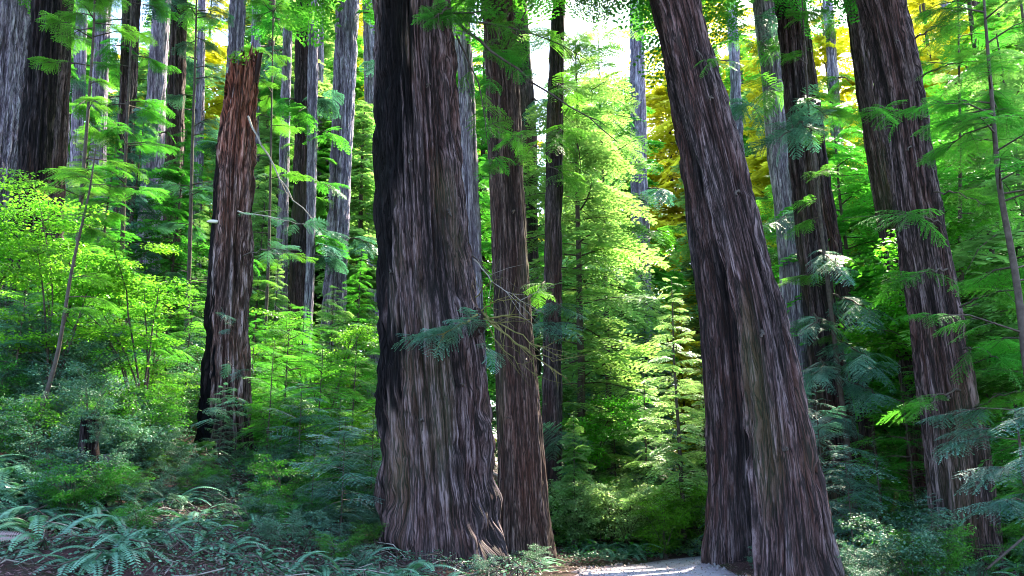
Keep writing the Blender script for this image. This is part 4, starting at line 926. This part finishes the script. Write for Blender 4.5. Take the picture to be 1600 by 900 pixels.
slim_tree([(300, 0, 27), (296, 420, 27), (300, 240, 27), (306, 60, 27), (308, -60, 27)], .09, 26, 1.9, 'needle_teal', 'tall bluish hemlock left of the broken snag', 12)
slim_tree([(420, 0, 30), (420, 400, 30), (424, 200, 30), (428, -60, 30)], .08, 24, 1.9, 'needle', 'tall green hemlock right of the broken snag', 13)
slim_tree([(1480, 0, 18.5), (1500, 400, 18.5), (1500, 200, 18.5), (1496, -60, 18.5)], .07, 26, 1.9, 'needle', 'slender green hemlock behind the tall right redwood', 14)

# ---------------------------------------------------------------- fallen wood, stump, litter
def log(p0, p1, r, label, name='fallen_log', mat='log', seed=0, k=14, cat='log'):
    p0, p1 = np.array(p0, float), np.array(p1, float); base = p0
    rng = np.random.default_rng(seed); n = 16; t = np.linspace(0, 1, n)[:, None]
    P = p0 * (1 - t) + p1 * t + rng.normal(0, r * .12, (n, 3)); P[:, 2] = np.linspace(p0[2], p1[2], n) + rng.normal(0, r * .06, n)
    rad = r * (1 + rng.normal(0, .07, n)); V, F = tube(rel(P, base), rad, k)
    V += (vnoise(V[:, 0] * 14, V[:, 1] * 3 + V[:, 2] * 14, seed)[:, None] - .5) * r * .35
    # splintered hollow ends
    c0, c1 = len(V), len(V) + 1
    V = np.vstack([V, rel(P[:1] + (P[1] - P[0]) * .6, base), rel(P[-1:] - (P[-1] - P[-2]) * .6, base)])
    F2 = [[c0, (j + 1) % k, j, j] for j in range(k)]; o_ = (n - 1) * k
    F = F.tolist()
    me = bpy.data.meshes.new(name); me.from_pydata([tuple(v) for v in V], [], F + [[c0, (j + 1) % k, j] for j in range(k)] + [[c1, o_ + j, o_ + (j + 1) % k] for j in range(k)])
    me.materials.append(M[mat]); 
    for p in me.polygons: p.use_smooth = len(p.vertices) == 4
    root = thing(name, base, label, cat); obj('log_body', me, root)
    return root, base
def on(px, Y, up): x, y, z = ground_pt(px, Y, 0); return (x, y, z + up)
lg, lb = log(on(186, 14.9, .38), on(246, 16.2, .22), .13, 'dark bluish fallen log lying on the slope left of the snag', seed=3)
V, F, t_ = clump(900, 260, .3, .2, .06, .8)
mo = obj('moss_foliage', new_mesh('moss_foliage', V, F, M['shrub'], {'tint': t_}), lg); mo.location = (.6, .9, .08)
log(on(222, 18.5, .35), on(300, 17.8, .05), .06, 'thin pale broken log below the snag', seed=4, mat='pale_twig', k=8)
dfw = thing('dead_fern', on(-10, 10.5, .12), 'bleached dead fern frond lying over the green ferns at the left edge', 'fern')
for q_, sc_, tl in ((0.1, .95, .25), (-.5, .6, .1), (.7, .5, .2)):
    f_ = FR[1]; o_ = obj('frond', new_mesh('frond', f_[0] * [1, 1, .35], f_[1], M['dead_fern'], {'tint': np.clip(f_[2] + .4, 0, 1)}), dfw); o_.scale = (sc_,) * 3; o_.rotation_euler = (.9, -tl, q_)
log(on(1490, 12.3, .45), on(1560, 12.8, .85), .02, 'slim dead stick slanting at the foot of the tall right redwood', 'dead_branch', 'twig', 6, 7, 'branch')
log(on(1345, 19, .5), on(1372, 19, 1.9), .05, 'bent mossy dead limb beside the small dark trunk', 'dead_branch', 'moss_twig', 7, 7, 'branch')
for k in range(24):
    px = rnd.uniform(190, 610); Y = rnd.uniform(12.8, 15.4); shrub(px, Y, rnd.uniform(.28, .5), rnd.choice('ttg'))
for px, Y, q, kd in ((250, 12.2, .4, 'g'), (300, 12.6, .45, 't'), (350, 12.0, .35, 't'), (400, 12.8, .45, 'g'), (450, 12.3, .4, 't'), (500, 12.9, .45, 't'), (545, 12.4, .4, 'g'), (590, 12.2, .35, 't'), (760, 12.6, .3, 't'), (835, 16.2, .4, 't'), (870, 17.6, .45, 'g'), (1320, 11.4, .4, 't'), (1180, 15.8, .35, 't'), (1155, 15.6, .25, 't')): shrub(px, Y, q, kd)
for px, Y, q in ((280, 11.3, .8), (380, 11.6, .8), (470, 11.2, .75), (560, 11.5, .8), (330, 13.2, .9), (510, 13.6, .9), (420, 14.2, .9)): fern(px, Y, q, True)
# stump with a huckleberry bush growing on top
me, stb, _ = trunk_mesh('trunk', [(640, 128, 150), (700, 126, 152), (780, 124, 156), (850, 120, 160)], 13.6, M['bark_dark'], seed=55, flare=.05, furrow=.08, freq=5, res=1.0,
    jagged=lambda th: np.full_like(th, pt(0, 655, 13.6)[2]) + (vnoise(th * 5, th * 0, 8) - .5) * .5, char=lambda TH, ZZ, X, f: .6 + 0 * f)
st = thing('stump', stb, 'dark rotten stump with a bluish bush growing on top, among the left ferns', 'stump'); obj('trunk', me, st)
for px, Y, q, kd in ((128, 12.9, .8, 't'), (152, 12.7, .7, 'g'), (105, 13.0, .55, 't'), (165, 13.1, .6, 't'), (140, 12.7, .45, 'g'), (95, 14.5, .8, 't'), (190, 14.3, .6, 't'), (215, 15.8, .7, 'g'), (260, 15.6, .6, 't'), (60, 15, .9, 't'), (20, 14.6, .9, 'g'), (290, 14.6, .5, 't'), (240, 13.4, .4, 't'), (330, 16.6, .7, 't'), (-20, 13.4, .8, 't')): shrub(px, Y, q, kd)
plant('shrub', [('foliage', SHT[0][0]), ('stem', SHT[0][1])], tuple(pt(138, 672, 13.5)), '', 'shrub', 'shrubs on the forest floor', .72, 1.0, 'bluish bush growing on top of the dark rotten stump')
plant('shrub', [('foliage', SHT[1][0]), ('stem', SHT[1][1])], tuple(pt(150, 700, 13.3)), '', 'shrub', 'shrubs on the forest floor', .42, 3.0, 'small bluish bush clinging to the side of the rotten stump')

# ground cover of small leaves, needle litter and twigs: beyond counting
def scatter(name, n, xr, yr, mat, size, wid, h0, h1, label, cond=None, seed=0, flat=.5, mask=.35):
    rng = np.random.default_rng(seed); x = rng.uniform(*xr, n); y = rng.uniform(yr[0] ** 1, yr[1], n)
    pxs = 800 + F_PX * x / (y * 1.02)
    keep = (road_mask(x, y) < mask) & (pxs > -80) & (pxs < 1680)
    if cond is not None: keep &= cond(x, y, rng)
    x, y = x[keep], y[keep]; n = len(x)
    P = np.column_stack([x, y, height(x, y) + rng.uniform(h0, h1, n)])
    a = rng.uniform(0, 6.28, n); D = np.column_stack([np.cos(a), np.sin(a), rng.normal(0, .3, n)]); N = np.array([0, 0, 1.]) + rng.normal(0, flat, (n, 3))
    s = size * rng.uniform(.5, 1.3, n) * (1 + np.clip(y - 16, 0, 60) / 30)
    V, F = leaf_quads(P, D, N, s, s * wid, mid=.5)
    o = obj(name, new_mesh(name, V, F, M[mat], {'tint': np.repeat(np.clip(rng.normal(.5, .25, n), 0, 1), 4)})); tag(o, label, kind='stuff'); return o
patch = lambda sd, th: (lambda x, y, rng: vnoise(x * .9, y * .9, sd) + rng.normal(0, .08, len(x)) > th)
scatter('leaf_litter', 90000, (-11, 11), (9, 24), 'litter', .07, .22, .0, .06, 'reddish brown fallen needles and twigs covering the slope', seed=1)
scatter('ground_cover', 110000, (-13, 13), (9.5, 25), 'shrub_teal', .05, .8, .04, .2, 'small waxy leaves carpeting the slope', patch(70, .40), seed=2, flat=.45)
scatter('undergrowth', 60000, (-34, 34), (22, 60), 'shrub', .10, .6, .02, .5, 'mixed green undergrowth between the far trunks', patch(71, .3), seed=3, flat=.6, mask=.1)
scatter('road_litter', 12000, (-1, 9), (9, 22), 'litter', .065, .3, .075, .08, 'scattered dry needles on the dirt road', lambda x, y, r: (road_mask(x, y) > .5) & (np.abs((x - (np.interp(y, ROAD_Y, ROAD_L) + np.interp(y, ROAD_Y, ROAD_R)) / 2)) > r.uniform(.2, 1.6, len(x))), seed=4, flat=.1, mask=2)
rng_ = np.random.default_rng(9); Vs, Fs, k0 = [], [], 0
oc = np.array([(1, 0, 0), (0, 1, 0), (-1, 0, 0), (0, -1, 0), (0, 0, 1), (0, 0, -1)], float); of = np.array([(0, 1, 4), (1, 2, 4), (2, 3, 4), (3, 0, 4), (1, 0, 5), (2, 1, 5), (3, 2, 5), (0, 3, 5)])
for i in range(700):
    y = rng_.uniform(10, 21); l = np.interp(y, ROAD_Y, ROAD_L); r_ = np.interp(y, ROAD_Y, ROAD_R); u = rng_.beta(.45, .45); x = l + (r_ - l) * u
    sz = rng_.uniform(.012, .045) * (1.3 if abs(u - .5) > .4 else .7)
    v = oc * sz * rng_.uniform(.6, 1.3, (6, 3)) @ rot_z(rng_.uniform(0, 6)).T + [x, y, gz(x, y) + .03 + .03 * (1 - (2 * u - 1) ** 2)]
    Vs.append(v); Fs.append(of + k0); k0 += 6
gv = obj('gravel', new_mesh('gravel', np.concatenate(Vs), np.concatenate(Fs), plain_mat('road_stones', (.10, .08, .08), (.36, .33, .36), 9))); tag(gv, 'loose stones and clods along the dirt road', kind='stuff')
def sticks(name, n, xr, yr, mat, label, seed):
    rng = np.random.default_rng(seed); mb = MB()
    for i in range(n):
        y = rng.uniform(*yr); x = rng.uniform(*xr)
        if road_mask(x, y) > .3: continue
        a = rng.uniform(0, 6.28); L = rng.uniform(.15, .9) * rng.random() ** .4; d = np.array([math.cos(a), math.sin(a), 0]) * L
        p0 = np.array([x, y, 0]); p1 = p0 + d; pm = (p0 + p1) / 2 + rng.normal(0, .05, 3)
        for p in (p0, pm, p1): p[2] = gz(p[0], p[1]) + rng.uniform(.01, .22)
        V, F = tube([p0, pm, p1], [.011, .009, .004], 4); mb.add(V, F, rng.random())
    o = obj(name, mb.mesh(name, M[mat])); tag(o, label, kind='stuff')
sticks('twig_litter', 420, (-9, 8), (9.5, 20), 'pale_twig', 'dry fallen twigs tangled over the slope', 5)
sticks('brown_twig_litter', 2600, (-9, 8), (9.5, 20), 'twig', 'dark fallen twigs tangled over the slope', 6)
finish_labels()
